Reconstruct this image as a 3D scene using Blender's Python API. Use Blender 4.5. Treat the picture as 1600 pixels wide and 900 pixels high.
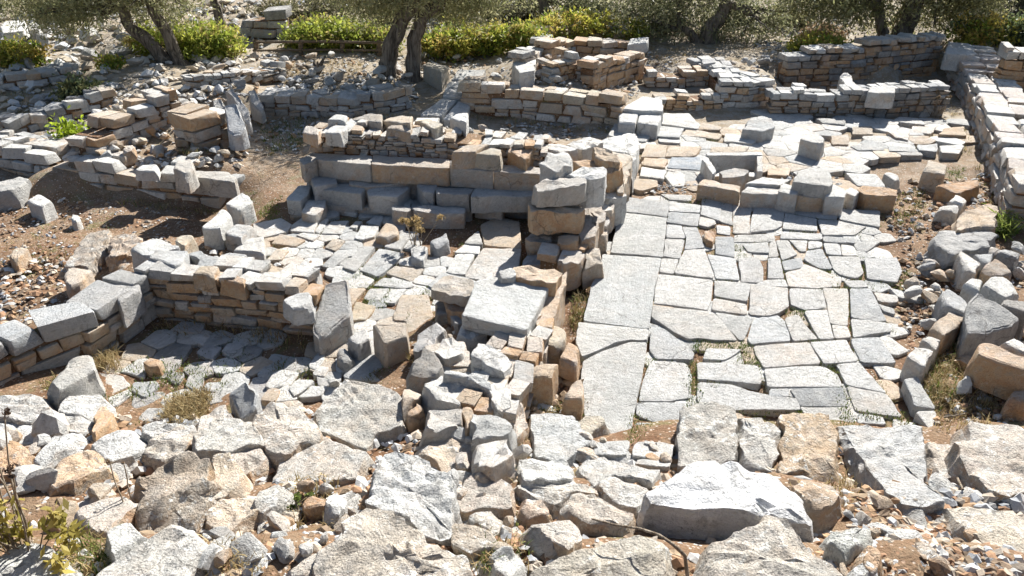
import bpy, bmesh, math, random
import numpy as np
from mathutils import Vector, noise, Matrix
for o in list(bpy.data.objects): bpy.data.objects.remove(o)
sc = bpy.context.scene
COL = sc.collection
# ---------------------------------------------------------------- camera, sky, sun, exposure
CAM_H, PITCH, FPX = 4.5, math.radians(29.0), 1232.0
cam = bpy.data.cameras.new('camera'); camo = bpy.data.objects.new('camera', cam); COL.objects.link(camo)
camo.location = (0, 0, CAM_H); camo.rotation_euler = (math.pi/2 - PITCH, 0, 0)
cam.sensor_width = 36; cam.lens = FPX/1600*36; cam.clip_end = 2000; cam.clip_start = 0.05
sc.camera = camo
SUN_AZ, SUN_EL = math.radians(27), math.radians(37)        # azimuth from +Y towards +X
sd = Vector((math.sin(SUN_AZ)*math.cos(SUN_EL), math.cos(SUN_AZ)*math.cos(SUN_EL), math.sin(SUN_EL)))
w = bpy.data.worlds.new('World'); sc.world = w; w.use_nodes = True
nt = w.node_tree; bg = nt.nodes['Background']
sky = nt.nodes.new('ShaderNodeTexSky'); sky.sky_type = 'NISHITA'; sky.sun_disc = False
sky.sun_elevation = SUN_EL; sky.sun_rotation = SUN_AZ
nt.links.new(sky.outputs[0], bg.inputs[0]); bg.inputs[1].default_value = 0.056
sl = bpy.data.lights.new('sun', 'SUN'); sl.energy = 5.0; sl.angle = math.radians(0.53); sl.color = (1, .965, .91)
so = bpy.data.objects.new('sun', sl); COL.objects.link(so); so.rotation_euler = sd.to_track_quat('Z', 'Y').to_euler()
so.location = (10, 20, 30)
sc.view_settings.view_transform = 'Standard'; sc.view_settings.look = 'None'
sc.view_settings.gamma = 1; sc.view_settings.use_curve_mapping = False
sc.view_settings.exposure = 1.3
sc.render.engine = 'CYCLES'
try: sc.cycles.max_bounces = 6; sc.cycles.diffuse_bounces = 4; sc.cycles.transparent_max_bounces = 4
except Exception: pass

# ---------------------------------------------------------------- survey: photo pixel (1600x900) + height -> metres
CP, SP = math.cos(PITCH), math.sin(PITCH)
def ray(x, y):
    a = (x-800)/FPX; b = (450-y)/FPX
    return (a, CP+b*SP, -SP+b*CP)
def at(x, y, z):
    d = ray(x, y); t = (z-CAM_H)/min(d[2], -1e-3)
    return Vector((d[0]*t, d[1]*t, z))
def atY(x, y, Y):
    d = ray(x, y); t = Y/d[1]
    return Vector((d[0]*t, Y, CAM_H+d[2]*t))
def P(s): return [tuple(float(v) for v in q.split(',')) for q in s.split()]

# ---------------------------------------------------------------- terrain heights (pixel, pixel, z) survey points
CPT = [(950,320,-.02),(1200,320,-.02),(1370,345,-.02),(950,480,-.02),(1120,400,-.02),(1200,480,-.02),(1390,480,-.02),(1000,620,-.02),(1200,630,-.04),(1390,630,-.03),
 (880,520,-.14),(850,600,-.02),(905,440,-.28),(1100,550,-.02),(1300,550,-.02),(1050,480,-.02),
 (430,360,-.02),(520,350,-.02),(600,350,-.02),(600,450,-.02),(700,420,-.03),(560,520,-.03),(500,590,-.03),(450,420,-.02),
 (210,540,-.07),(350,540,-.07),(300,600,-.06),(420,600,-.06),(200,620,-.02),(320,650,-.02),
 (640,900,.92),(850,900,.88),(1050,900,.86),(1250,900,.86),(1450,900,.88),(1590,900,.92),(400,900,.95),(200,900,.98),(20,900,1.0),
 (650,790,.5),(850,790,.45),(1050,800,.48),(1250,800,.5),(1450,800,.5),(1590,800,.55),(400,790,.55),(200,790,.6),(20,790,.65),
 (700,710,.25),(900,710,.15),(1100,720,.18),(1300,720,.2),(1480,720,.25),(1590,700,.3),(450,710,.3),(250,710,.3),(60,720,.35),
 (700,650,.12),(900,650,0),(560,660,.1),(100,650,.1),(20,640,.15),(740,590,.15),(700,540,.08),
 (1500,400,.02),(1560,470,.08),(1560,620,.1),(1450,560,-.04),(1470,470,-.02),(1430,420,-.04),(1590,360,.05),
 (50,298,-.40),(150,312,-.40),(250,328,-.40),(330,338,-.38),(100,330,-.38),(220,345,-.35),(300,350,-.35),(20,330,-.3),(60,420,-.15),(20,480,0),(150,420,-.1),(230,400,.05),(100,470,.05),
 (50,245,.2),(150,235,.25),(280,240,.25),(330,245,.2),(400,250,0),(440,300,0),(430,200,-.15),(460,230,-.1),(380,200,-.1),(250,160,.5),(350,130,.5),(450,160,.1),
 (100,150,.15),(40,200,.0),(50,110,.3),(200,110,.4),
 (600,210,.4),(750,215,.2),(850,205,-.15),(780,195,-.1),(560,150,.15),(640,150,.1),(700,150,.15),(720,110,.3),(500,100,.35),(600,120,.3),
 (880,120,.5),(850,95,.55),(950,80,.55),(960,130,-.1),(980,160,.15),(1080,140,.1),(1080,100,.4),(1180,110,.35),
 (1000,220,.0),(1100,220,.0),(1250,240,.0),(1400,215,0),(1480,215,0),(1020,275,-.02),(1100,290,0),(1280,290,.0),
 (1250,205,-.05),(1350,205,-.05),(1450,200,-.06),(1500,205,-.06),(1200,225,-.05),(1300,240,-.05),(1400,235,-.06),(1480,238,-.08),(1060,190,-.05),(1040,245,-.05),(1150,255,-.05),(1440,185,-.08),(1320,192,-.06),(1430,300,-.12),(1400,270,-.12),(1500,280,-.1),(1260,160,-.25),(1340,160,-.25),(1400,158,-.25),(1445,155,-.25),(1300,150,-.25),(1430,145,-.25),(1300,165,-.15),(1400,165,-.15),(1590,160,0),(1580,180,0),(1590,200,.05),(1600,260,.1),(1590,120,0),(1560,70,.5),
 (1250,80,.45),(1380,75,.6)]
CW = np.array([[*at(*c)] for c in CPT] + [[x, y, z] for (y, z) in ((23,.6),(28,.9),(36,1.6),(48,3.0),(65,6),(100,14)) for x in (-40,-24,-12,-4,4,12,24,40)]
  + [[x, y, z] for (y, z) in ((2.2,1.6),(.8,2.5),(-2,3.0),(-8,4)) for x in (-6,-3,0,3,6)] + [[-14,12,.3],[-14,18,.4],[16,12,.3],[16,18,.5],[-9,6,.1],[9,6,.2],[-22,8,.5],[22,8,.6],[-12,3,1],[12,3,1]])
def Tn(X, Y):
    X = np.asarray(X, float); Y = np.asarray(Y, float)
    num = np.zeros_like(X); den = np.zeros_like(X)
    for cx, cy, cz in CW:
        r0 = .10 + .012*cy*cy/20
        wgt = 1.0/((X-cx)**2+(Y-cy)**2+r0)**2.2
        num += wgt*cz; den += wgt
    return num/den
def T(x, y):
    d = (CW[:,0]-x)**2+(CW[:,1]-y)**2+.10+.0006*CW[:,1]**2
    wg = d**-2.2
    return float((wg*CW[:,2]).sum()/wg.sum())
def hit(x, y, up=0.0):
    z = 0.0
    for i in range(14):
        p = at(x, y, z); z = z*.4 + .6*(T(p.x, min(p.y, 95))+up)
    return at(x, y, z)

# ---------------------------------------------------------------- materials
def nodes(name):
    m = bpy.data.materials.new(name); m.use_nodes = True
    n = m.node_tree.nodes; l = m.node_tree.links
    b = n['Principled BSDF']; b.inputs['Roughness'].default_value = .92
    b.inputs['Specular IOR Level'].default_value = .2
    return m, n, l, b
def nz(n, l, vec, scale, detail=4, rough=.6, dist=0):
    t = n.new('ShaderNodeTexNoise'); t.inputs['Scale'].default_value = scale; t.inputs['Detail'].default_value = detail
    t.inputs['Roughness'].default_value = rough; t.inputs['Distortion'].default_value = dist
    l.new(vec, t.inputs['Vector']); return t.outputs['Fac']
def ramp(n, l, fac, a, b):
    r = n.new('ShaderNodeMapRange'); r.inputs[1].default_value = a; r.inputs[2].default_value = b
    r.interpolation_type = 'SMOOTHSTEP'
    l.new(fac, r.inputs[0]); return r.outputs[0]
def mul(n, l, a, b, op='MULTIPLY'):
    m = n.new('ShaderNodeMath'); m.operation = op
    for i, v in enumerate((a, b)):
        if isinstance(v, (int, float)): m.inputs[i].default_value = v
        else: l.new(v, m.inputs[i])
    return m.outputs[0]
def mix(n, l, fac, a, b, mode='MIX'):
    m = n.new('ShaderNodeMix'); m.data_type = 'RGBA'; m.blend_type = mode
    for i, v in ((0, fac), (6, a), (7, b)):
        if isinstance(v, (int, float)): m.inputs[i].default_value = v
        elif isinstance(v, tuple): m.inputs[i].default_value = (*v, 1)
        else: l.new(v, m.inputs[i])
    return m.outputs[2]
def bump(n, l, bs, layers):
    prev = None
    for h, s, d in layers:
        b = n.new('ShaderNodeBump'); b.inputs['Strength'].default_value = s; b.inputs['Distance'].default_value = d
        l.new(h, b.inputs['Height'])
        if prev: l.new(prev, b.inputs['Normal'])
        prev = b.outputs[0]
    l.new(prev, bs.inputs['Normal'])

def stone_mat(name, lichen, grain):
    m, n, l, b = nodes(name)
    g = n.new('ShaderNodeNewGeometry'); oi = n.new('ShaderNodeObjectInfo'); pos = g.outputs['Position']
    # foliation: stretched coordinates turned by each stone's own random number
    ro = n.new('ShaderNodeVectorRotate'); ro.rotation_type = 'EULER_XYZ'; l.new(pos, ro.inputs['Vector'])
    cx = n.new('ShaderNodeCombineXYZ'); 
    l.new(mul(n, l, oi.outputs['Random'], .9), cx.inputs[0]); l.new(mul(n, l, oi.outputs['Random'], 1.3), cx.inputs[1]); l.new(mul(n, l, oi.outputs['Random'], 37.0), cx.inputs[2])
    l.new(cx.outputs[0], ro.inputs['Rotation'])
    mp = n.new('ShaderNodeMapping'); mp.inputs['Scale'].default_value = (1, 2.2, 6); l.new(ro.outputs[0], mp.inputs['Vector'])
    big = nz(n, l, pos, 2.3, 5, .65); med = nz(n, l, pos, 9, 6, .7); fine = nz(n, l, pos, 30, 6, .8); strat = nz(n, l, mp.outputs[0], 5.5, 6, .68, .5)
    reg = mix(n, l, ramp(n, l, nz(n, l, pos, .9, 4, .65), .35, .65), (.63,.60,.55), (.71,.70,.68))
    own = mix(n, l, mul(n, l, ramp(n, l, nz(n, l, pos, 3.3, 5, .7, .5), .42, .64), .45), oi.outputs['Color'], reg)
    col = mix(n, l, mul(n, l, ramp(n, l, big, .3, .7), .42), own, mix(n, l, 1.0, own, (.60,.62,.63), 'MULTIPLY'))
    col = mix(n, l, mul(n, l, ramp(n, l, strat, .38, .62), .30), col, mix(n, l, 1.0, col, (.62,.60,.57), 'MULTIPLY'))
    # iron stain, amount per stone, broken up by noise; flanks that were buried keep more of it than bleached tops
    sx = n.new('ShaderNodeSeparateXYZ'); l.new(g.outputs['True Normal'], sx.inputs[0])
    flank = ramp(n, l, sx.outputs[2], .75, .15)
    st = mul(n, l, mul(n, l, ramp(n, l, mul(n, l, nz(n, l, pos, 4.1, 5, .7), oi.outputs['Alpha'], 'ADD'), .62, 1.12), mul(n, l, mul(n, l, flank, .62), .38, 'ADD')), .85)
    col = mix(n, l, st, col, mix(n, l, ramp(n, l, med, .35, .65), (.52,.30,.15), (.60,.44,.27)))
    dust = ramp(n, l, nz(n, l, pos, 1.3, 5, .7, .3), .50, .66)
    col = mix(n, l, mul(n, l, dust, .22), col, (.40,.36,.31))
    # grey-black lichen specks and pale lichen patches
    col = mix(n, l, mul(n, l, ramp(n, l, fine, .52, .66), .16 if lichen else .38), col, (.26,.25,.235))
    col = mix(n, l, mul(n, l, ramp(n, l, med, .54, .66), .45 if lichen else .30), col, (.30,.29,.27))
    if lichen:
        lp = mul(n, l, ramp(n, l, nz(n, l, pos, 13, 5, .72, .8), .53, .60), ramp(n, l, nz(n, l, pos, 3.0, 3, .5), .42, .58))
        col = mix(n, l, mul(n, l, lp, lichen), col, (.74,.74,.70))
        vo = n.new('ShaderNodeTexVoronoi'); vo.inputs['Scale'].default_value = 26; l.new(pos, vo.inputs['Vector'])
        sp = mul(n, l, ramp(n, l, vo.outputs['Distance'], .30, .22), ramp(n, l, nz(n, l, pos, 5, 3, .6), .5, .62))
        col = mix(n, l, mul(n, l, sp, lichen*.8), col, (.70,.68,.60))
        dk = ramp(n, l, nz(n, l, pos, 6.5, 6, .75, .5), .56, .68)
        col = mix(n, l, mul(n, l, dk, .72), col, (.17,.165,.155))
    else:
        lp = ramp(n, l, nz(n, l, pos, 15, 5, .72, .6), .60, .68)
        col = mix(n, l, mul(n, l, lp, .45), col, (.72,.72,.69))
        dk = ramp(n, l, nz(n, l, pos, 7.5, 6, .75, .5), .56, .68)
        col = mix(n, l, mul(n, l, dk, .42), col, (.23,.225,.21))
    # hairline cracks
    ck = n.new('ShaderNodeTexVoronoi'); ck.feature = 'DISTANCE_TO_EDGE'; ck.inputs['Scale'].default_value = 2.3
    dn = n.new('ShaderNodeTexNoise'); dn.inputs['Scale'].default_value = 6; dn.inputs['Detail'].default_value = 4; l.new(pos, dn.inputs['Vector'])
    va = n.new('ShaderNodeVectorMath'); va.operation = 'MULTIPLY_ADD'; va.inputs[1].default_value = (.22,.22,.22); l.new(dn.outputs['Color'], va.inputs[0]); l.new(pos, va.inputs[2]); l.new(va.outputs[0], ck.inputs['Vector'])
    crack = mul(n, l, ramp(n, l, ck.outputs['Distance'], .016, .004), ramp(n, l, nz(n, l, pos, 1.9, 2, .5), .54, .62))
    col = mix(n, l, mul(n, l, crack, .45), col, (.14,.12,.10))
    l.new(col, b.inputs['Base Color'])
    vp = n.new('ShaderNodeTexVoronoi'); vp.inputs['Scale'].default_value = 60; l.new(pos, vp.inputs['Vector'])
    bump(n, l, b, [(mul(n, l, crack, -1.0), .8, .02), (strat, .8*grain, .05), (med, 1.0 if lichen else .8, .06), (fine, .55 if lichen else 1.0, .022), (vp.outputs['Distance'], .4*grain, .008)])
    return m
MS = stone_mat('weathered_marble', 0, 1.0)
MB = stone_mat('lichen_rock', .85, 1.5)

def soil_mat():
    m, n, l, b = nodes('dry_soil')
    g = n.new('ShaderNodeNewGeometry'); pos = g.outputs['Position']
    a = nz(n, l, pos, .9, 5, .65); c = nz(n, l, pos, 5, 6, .7); f = nz(n, l, pos, 40, 5, .75); q = nz(n, l, pos, 2.2, 4, .6, .4)
    col = mix(n, l, ramp(n, l, a, .38, .62), (.16,.085,.045), (.21,.135,.08))
    col = mix(n, l, mul(n, l, ramp(n, l, c, .45, .65), .55), col, (.27,.20,.13))
    col = mix(n, l, mul(n, l, ramp(n, l, q, .55, .68), .65), col, (.17,.16,.07))
    at_ = n.new('ShaderNodeAttribute'); at_.attribute_name = 'cover'
    col = mix(n, l, mul(n, l, at_.outputs['Fac'], .8), col, mix(n, l, ramp(n, l, c, .4, .6), (.30,.25,.17), (.40,.37,.31)))
    vo = n.new('ShaderNodeTexVoronoi'); vo.inputs['Scale'].default_value = 32; vo.feature = 'F1'; l.new(pos, vo.inputs['Vector'])
    sx = n.new('ShaderNodeSeparateColor'); l.new(vo.outputs['Color'], sx.inputs[0])
    peb = mul(n, l, ramp(n, l, vo.outputs['Distance'], .42, .30), ramp(n, l, sx.outputs[0], .55, .6))
    col = mix(n, l, peb, col, mix(n, l, sx.outputs[1], (.46,.43,.38), (.36,.20,.11)))
    col = mix(n, l, mul(n, l, ramp(n, l, f, .5, .7), .45), col, (.09,.065,.04))
    l.new(col, b.inputs['Base Color'])
    bump(n, l, b, [(c, .6, .05), (f, .8, .02), (vo.outputs['Distance'], -.0+.5, .012)])
    return m
MSOIL = soil_mat()
def vcol_mat(name, rough=.9, trans=0, bm=0):
    m, n, l, b = nodes(name)
    a = n.new('ShaderNodeAttribute'); a.attribute_name = 'tint'
    b.inputs['Roughness'].default_value = rough
    l.new(a.outputs['Color'], b.inputs['Base Color'])
    if trans:
        t = n.new('ShaderNodeBsdfTranslucent'); l.new(a.outputs['Color'], t.inputs[0])
        ms = n.new('ShaderNodeMixShader'); ms.inputs[0].default_value = trans
        o = n['Material Output']; l.new(b.outputs[0], ms.inputs[1]); l.new(t.outputs[0], ms.inputs[2]); l.new(ms.outputs[0], o.inputs[0])
    if bm:
        g = n.new('ShaderNodeNewGeometry'); bump(n, l, b, [(nz(n, l, g.outputs['Position'], 45, 4, .7), bm, .01)])
    return m
MLEAF = vcol_mat('leaf', .5, .5); MPEB = vcol_mat('pebble', .92, 0, .6); MGRASS = vcol_mat('grass_blade', .8, .3)
def bark_mat(name, c1, c2, sc_=(14, 14, 2.5)):
    m, n, l, b = nodes(name)
    g = n.new('ShaderNodeNewGeometry'); mp = n.new('ShaderNodeMapping'); mp.inputs['Scale'].default_value = sc_
    l.new(g.outputs['Position'], mp.inputs['Vector'])
    a = nz(n, l, mp.outputs[0], 1.0, 6, .7, .6); f = nz(n, l, g.outputs['Position'], 40, 4, .7)
    l.new(mix(n, l, ramp(n, l, a, .35, .65), c1, c2), b.inputs['Base Color'])
    bump(n, l, b, [(a, .9, .06), (f, .5, .01)]); return m
MBARK = bark_mat('olive_bark', (.055,.045,.035), (.24,.205,.165))
MWOOD = bark_mat('weathered_wood', (.10,.075,.05), (.26,.20,.14), (3, 30, 30))
MTWIG = bark_mat('dry_twig', (.20,.15,.10), (.42,.36,.28), (30, 30, 6))
# ---------------------------------------------------------------- mesh helpers
RNG = random.Random(7)
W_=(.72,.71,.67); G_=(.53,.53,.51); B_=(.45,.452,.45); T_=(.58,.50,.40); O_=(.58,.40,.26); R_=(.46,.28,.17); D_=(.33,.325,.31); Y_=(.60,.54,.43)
MIXW = [(W_,.1),(W_,.2),(G_,.15),(W_,.3),(T_,.4),(G_,.1)]
MIXT = [(T_,.5),(W_,.35),(W_,.5),(W_,.15),(O_,.85),(W_,.6),(G_,.2),(Y_,.4)]
MIXO = [(O_,.9),(T_,.8),(R_,.8),(O_,.8),(T_,.7),(W_,.5)]
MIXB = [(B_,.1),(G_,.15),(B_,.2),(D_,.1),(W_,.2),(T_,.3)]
def chain(p):
    v = Vector((0,0,0))
    while p: v += Vector(p.location); p = p.parent
    return v
def mesh_obj(name, verts, faces, mat, parent=None, smooth=None):
    me = bpy.data.meshes.new(name); me.from_pydata(verts, [], faces); me.update()
    if smooth is not None:
        me.polygons.foreach_set('use_smooth', [True]*len(me.polygons)); me.set_sharp_from_angle(angle=math.radians(smooth))
    me.materials.append(mat)
    o = bpy.data.objects.new(name, me); COL.objects.link(o)
    if parent: o.parent = parent; o.location = -chain(parent)
    return o
def tint(o, t, rng=RNG, var=.12):
    c, s = t; k = 1+rng.uniform(-var, var); h = rng.uniform(-.02, .02)
    o.color = (min(1, c[0]*k+h*.5), min(1, c[1]*k), min(1, c[2]*k-h*.5), max(0, s+rng.uniform(-.15, .15)))
def tag(o, label, cat=None, group=None, kind=None):
    o['label'] = label
    if cat: o['category'] = cat
    if group: o['group'] = group
    if kind: o['kind'] = kind
    return o
def empty(name, loc=(0,0,0)):
    o = bpy.data.objects.new(name, None); COL.objects.link(o); o.location = loc; o.empty_display_size = .2
    return o
def fnoise(p, f, s):
    q = Vector((p[0]*f+s*1.7, p[1]*f+s*.9, p[2]*f-s*2.3))
    return noise.noise_vector(q) + noise.noise_vector(q*2.1)*.5 + noise.noise_vector(q*4.3)*.27
def inset(poly, d):
    # move every edge inwards by d (mitred, clamped), polygon in xy any winding
    n = len(poly); A = sum(poly[i].x*poly[(i+1)%n].y-poly[(i+1)%n].x*poly[i].y for i in range(n))
    s = 1 if A > 0 else -1; out = []
    for i in range(n):
        p0, p1, p2 = poly[i-1], poly[i], poly[(i+1)%n]
        e1 = (p1-p0); e2 = (p2-p1); e1.z = e2.z = 0
        if e1.length < 1e-6 or e2.length < 1e-6: out.append(p1.copy()); continue
        e1.normalize(); e2.normalize()
        m = Vector((-e1.y, e1.x, 0))*s + Vector((-e2.y, e2.x, 0))*s
        q = max(.5, m.length_squared/2)
        out.append(p1 + m*(d/q))
    return out
def prism(name, top, base, mat, parent=None, seg=.12, bev=.015, rough=.01, dome=0, flare=0, seed=1, cuts=0, freq=3.0, ridged=0, ledge=0, smooth=26, joint=0, maxring=9):
    """a stone: traced top outline (world metres), weathered edge, flanks down to base"""
    rng = random.Random(seed)
    if joint: top = inset(top, joint)
    n0 = len(top); ring = []
    A = sum(top[i].x*top[(i+1)%n0].y-top[(i+1)%n0].x*top[i].y for i in range(n0))
    if A < 0: top = top[::-1]
    for i in range(n0):
        a, b = top[i], top[(i+1)%n0]; Le = (b-a).length
        ca_ = min(rng.uniform(.008,.035), Le*.22)/max(Le, 1e-4)      # each corner chipped by its own small amount
        cb_ = min(rng.uniform(.008,.035), Le*.22)/max(Le, 1e-4)
        a2 = a.lerp(b, ca_); b2 = a.lerp(b, 1-cb_); k = max(1, round((b2-a2).length/seg))
        for j in range(k+1): ring.append(a2.lerp(b2, j/k))
    n = len(ring)
    ring = [p + Vector((v.x, v.y, v.z*.2))*rough*1.1 + Vector((u.x, u.y, 0))*min(.012, rough*.8) for p in ring for v in (fnoise(p, freq*1.6, seed),) for u in (noise.noise_vector(p*14),)]
    c = Vector((0,0,0))
    for p in ring: c += p
    c /= n
    rad = sum((p-c).length for p in ring)/n
    H = max(.02, sum(p.z for p in ring)/n-base)
    ni = max(1, min(maxring, int(rad/(seg*1.5)))); ns = max(1, min(maxring, int(H/(seg*1.3))))
    rings = []
    for i in range(ni):
        f = (i+.6)/(ni+.25)
        rings.append([c.lerp(p, f)+Vector((0,0,dome*(1-f*f))) for p in ring])
    def ins(p, d):
        v = c-p; v.z = 0; L = v.length
        return p+v*min(.6, d/max(L, 1e-4))
    rings.append([ins(p, bev*1.5) for p in ring])
    rings.append([ins(p, bev*.45)-Vector((0,0,bev*.35)) for p in ring])
    rings.append([p-Vector((0,0,bev*1.1)) for p in ring])
    for i in range(1, ns+1):
        f = i/ns
        rings.append([ins(Vector((p.x, p.y, p.z-bev*1.1+(base-p.z+bev*1.1)*f)), -flare*f) for p in ring])
    V = [c+Vector((0,0,dome))]; 
    for r in rings: V += r
    V = [v+fnoise(v, freq, seed)*rough+noise.noise_vector(v*13)*rough*.35 for v in V]
    if ridged:
        ax = Vector((rng.uniform(-.3,.3), rng.uniform(-.5,.5), 1)).normalized()
        V2 = []
        for v in V:
            t = v.dot(ax)*ridged + noise.noise(v*2.5)*1.6
            out = (v-c); out.z *= .3
            V2.append(v + out.normalized()*(abs((t % 1)-.5)-.25)*.15 if out.length > 1e-4 else v)
        V = V2
    if ledge:      # bedding planes: the flanks break in steps
        ax = Vector((rng.uniform(-.45,.45), rng.uniform(-.45,.45), rng.uniform(.75,1))).normalized()
        for i, v in enumerate(V):
            t = v.dot(ax)/ledge + .9*noise.noise(v*2.7) + .35*noise.noise(v*9); f = t-math.floor(t); g = min(1, max(0, (f-.32)/.36))
            V[i] = v+ax*(g-f)*ledge*.62
    if cuts:
        mid = Vector((c.x, c.y, (c.z+base)/2))
        for k in range(cuts):
            a = rng.uniform(0, 2*math.pi); e = rng.uniform(.15, 1.1)
            d = Vector((math.cos(a)*math.cos(e), math.sin(a)*math.cos(e), math.sin(e)))
            sup = max((v-mid).dot(d) for v in V); lim = sup*rng.uniform(.84, .95)
            for i, v in enumerate(V):
                x = (v-mid).dot(d)-lim
                if x > 0: V[i] = v-d*x*.93
    F = [(0, 1+i, 1+(i+1) % n) for i in range(n)]
    for k in range(len(rings)-1):
        o0 = 1+k*n; o1 = o0+n
        F += [(o0+i, o1+i, o1+(i+1) % n, o0+(i+1) % n) for i in range(n)]
    return mesh_obj(name, [tuple(v) for v in V], F, mat, parent, smooth)
SEED = [100]
def top_poly(poly, up=None, z=None, tilt=None, follow=0):
    cx = sum(p[0] for p in poly)/len(poly); cy = sum(p[1] for p in poly)/len(poly)
    c = hit(cx, cy, up) if z is None else at(cx, cy, z)
    gx = gy = 0
    if follow:
        gx = (T(c.x+.25, c.y)-T(c.x-.25, c.y))/.5*follow; gy = (T(c.x, c.y+.25)-T(c.x, c.y-.25))/.5*follow
    if tilt: gx += tilt[0]; gy += tilt[1]
    out = []
    for x, y in poly:
        d = ray(x, y)   # plane z = c.z+gx(X-cx)+gy(Y-cy)
        den = d[2]-gx*d[0]-gy*d[1]
        t = (c.z-CAM_H-gx*c.x-gy*c.y)/den
        out.append(Vector((d[0]*t, d[1]*t, CAM_H+d[2]*t)))
    return c, out
def stone(name, s, up=None, h=None, t=(W_,.2), parent=None, z=None, tilt=None, follow=0, mat=None, sink=.1, **kw):
    poly = P(s) if isinstance(s, str) else s
    c, top = top_poly(poly, up, z, tilt, follow)
    SEED[0] += 1
    zmin = min(p.z for p in top)
    base = (c.z-h if h is not None else min(min(T(p.x, p.y) for p in top), zmin-.03)-sink)
    kw.setdefault('seed', SEED[0])
    o = prism(name, top, base, mat or MS, parent, **kw)
    tint(o, t); return o
# ---- shared rough shapes
def block_mesh(seed):
    rng = random.Random(seed); g = 3; V = {}; L = []; F = []
    def vid(p):
        k = tuple(round(x, 4) for x in p)
        if k not in V: V[k] = len(L); L.append(Vector(p))
        return V[k]
    for ax in range(3):
        for s in (-1, 1):
            for i in range(g):
                for j in range(g):
                    q = []
                    for (di, dj) in ((0,0),(1,0),(1,1),(0,1)):
                        u = (-1, -.86, .86, 1)[i+di]; v = (-1, -.86, .86, 1)[j+dj]
                        p = [0,0,0]; p[ax] = s; p[(ax+1) % 3] = u; p[(ax+2) % 3] = v
                        q.append(vid(p))
                    F.append(q if s > 0 else q[::-1])
    out = []
    sk = [rng.uniform(-.08, .08) for _ in range(6)]
    for p in L:
        e = sum(1 for x in p if abs(x) > .99)
        k = (1, 1, .988, .965)[e]
        q = Vector((p.x*k, p.y*k, p.z*k))
        q += fnoise(q, .9, seed)*.10
        q.x += sk[0]*p.z+sk[1]*p.y*.6; q.z += sk[2]*p.x*.8+sk[3]*p.y*.4; q.y += sk[4]*p.z
        out.append(q)
    for k in range(rng.randint(2, 5)):
        d = Vector((rng.choice((-1,1))*rng.uniform(.3,1), rng.choice((-1,1))*rng.uniform(.3,1), rng.choice((-1,1,1))*rng.uniform(.2,1))).normalized()
        lim = max(v.dot(d) for v in out)*rng.uniform(.78, .93)
        for i, v in enumerate(out):
            x = v.dot(d)-lim
            if x > 0: out[i] = v-d*x
    me = bpy.data.meshes.new('block_%d' % seed); me.from_pydata([tuple(v*.5) for v in out], [], F); me.update()
    me.polygons.foreach_set('use_smooth', [True]*len(me.polygons)); me.set_sharp_from_angle(angle=math.radians(28)); me.materials.append(MS)
    return me
BLOCKS = [block_mesh(i) for i in range(22)]
def rock_mesh(seed, mat, flat=.65, sub=2):
    rng = random.Random(seed*13+5); bm = bmesh.new(); bmesh.ops.create_icosphere(bm, subdivisions=sub, radius=1)
    sx, sy, sz = rng.uniform(.8,1.15), rng.uniform(.6,.9), flat*rng.uniform(.75,1.2)
    for v in bm.verts: v.co = Vector((v.co.x*sx, v.co.y*sy, v.co.z*sz))
    for k in range(rng.randint(8, 11)):
        d = Vector((rng.gauss(0,1), rng.gauss(0,1), rng.gauss(0,.8))).normalized()
        lim = max(v.co.dot(d) for v in bm.verts)*rng.uniform(.5, .82)
        for v in bm.verts:
            x = v.co.dot(d)-lim
            if x > 0: v.co -= d*x*.97
    for v in bm.verts: v.co += fnoise(v.co, 1.3, seed)*.022
    mx = max(max(abs(v.co.x), abs(v.co.y)) for v in bm.verts)
    for v in bm.verts: v.co /= mx*2
    me = bpy.data.meshes.new('rubble_%d' % seed); bm.to_mesh(me); bm.free()
    me.polygons.foreach_set('use_smooth', [True]*len(me.polygons)); me.set_sharp_from_angle(angle=math.radians(14)); me.materials.append(mat)
    return me
ROCKS = [rock_mesh(i, MS, (.5,.65,.8)[i % 3]) for i in range(24)]
def place(me, name, loc, dims, rz=0, tilt=(0,0), parent=None, t=(W_,.2), rng=RNG):
    o = bpy.data.objects.new(name, me); COL.objects.link(o)
    o.location = loc; o.scale = dims; o.rotation_euler = (tilt[0], tilt[1], rz)
    if parent: o.parent = parent
    tint(o, t, rng); return o
def polyline(pts, z=None):
    return [hit(*p) if z is None else at(p[0], p[1], z) for p in pts]
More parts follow.
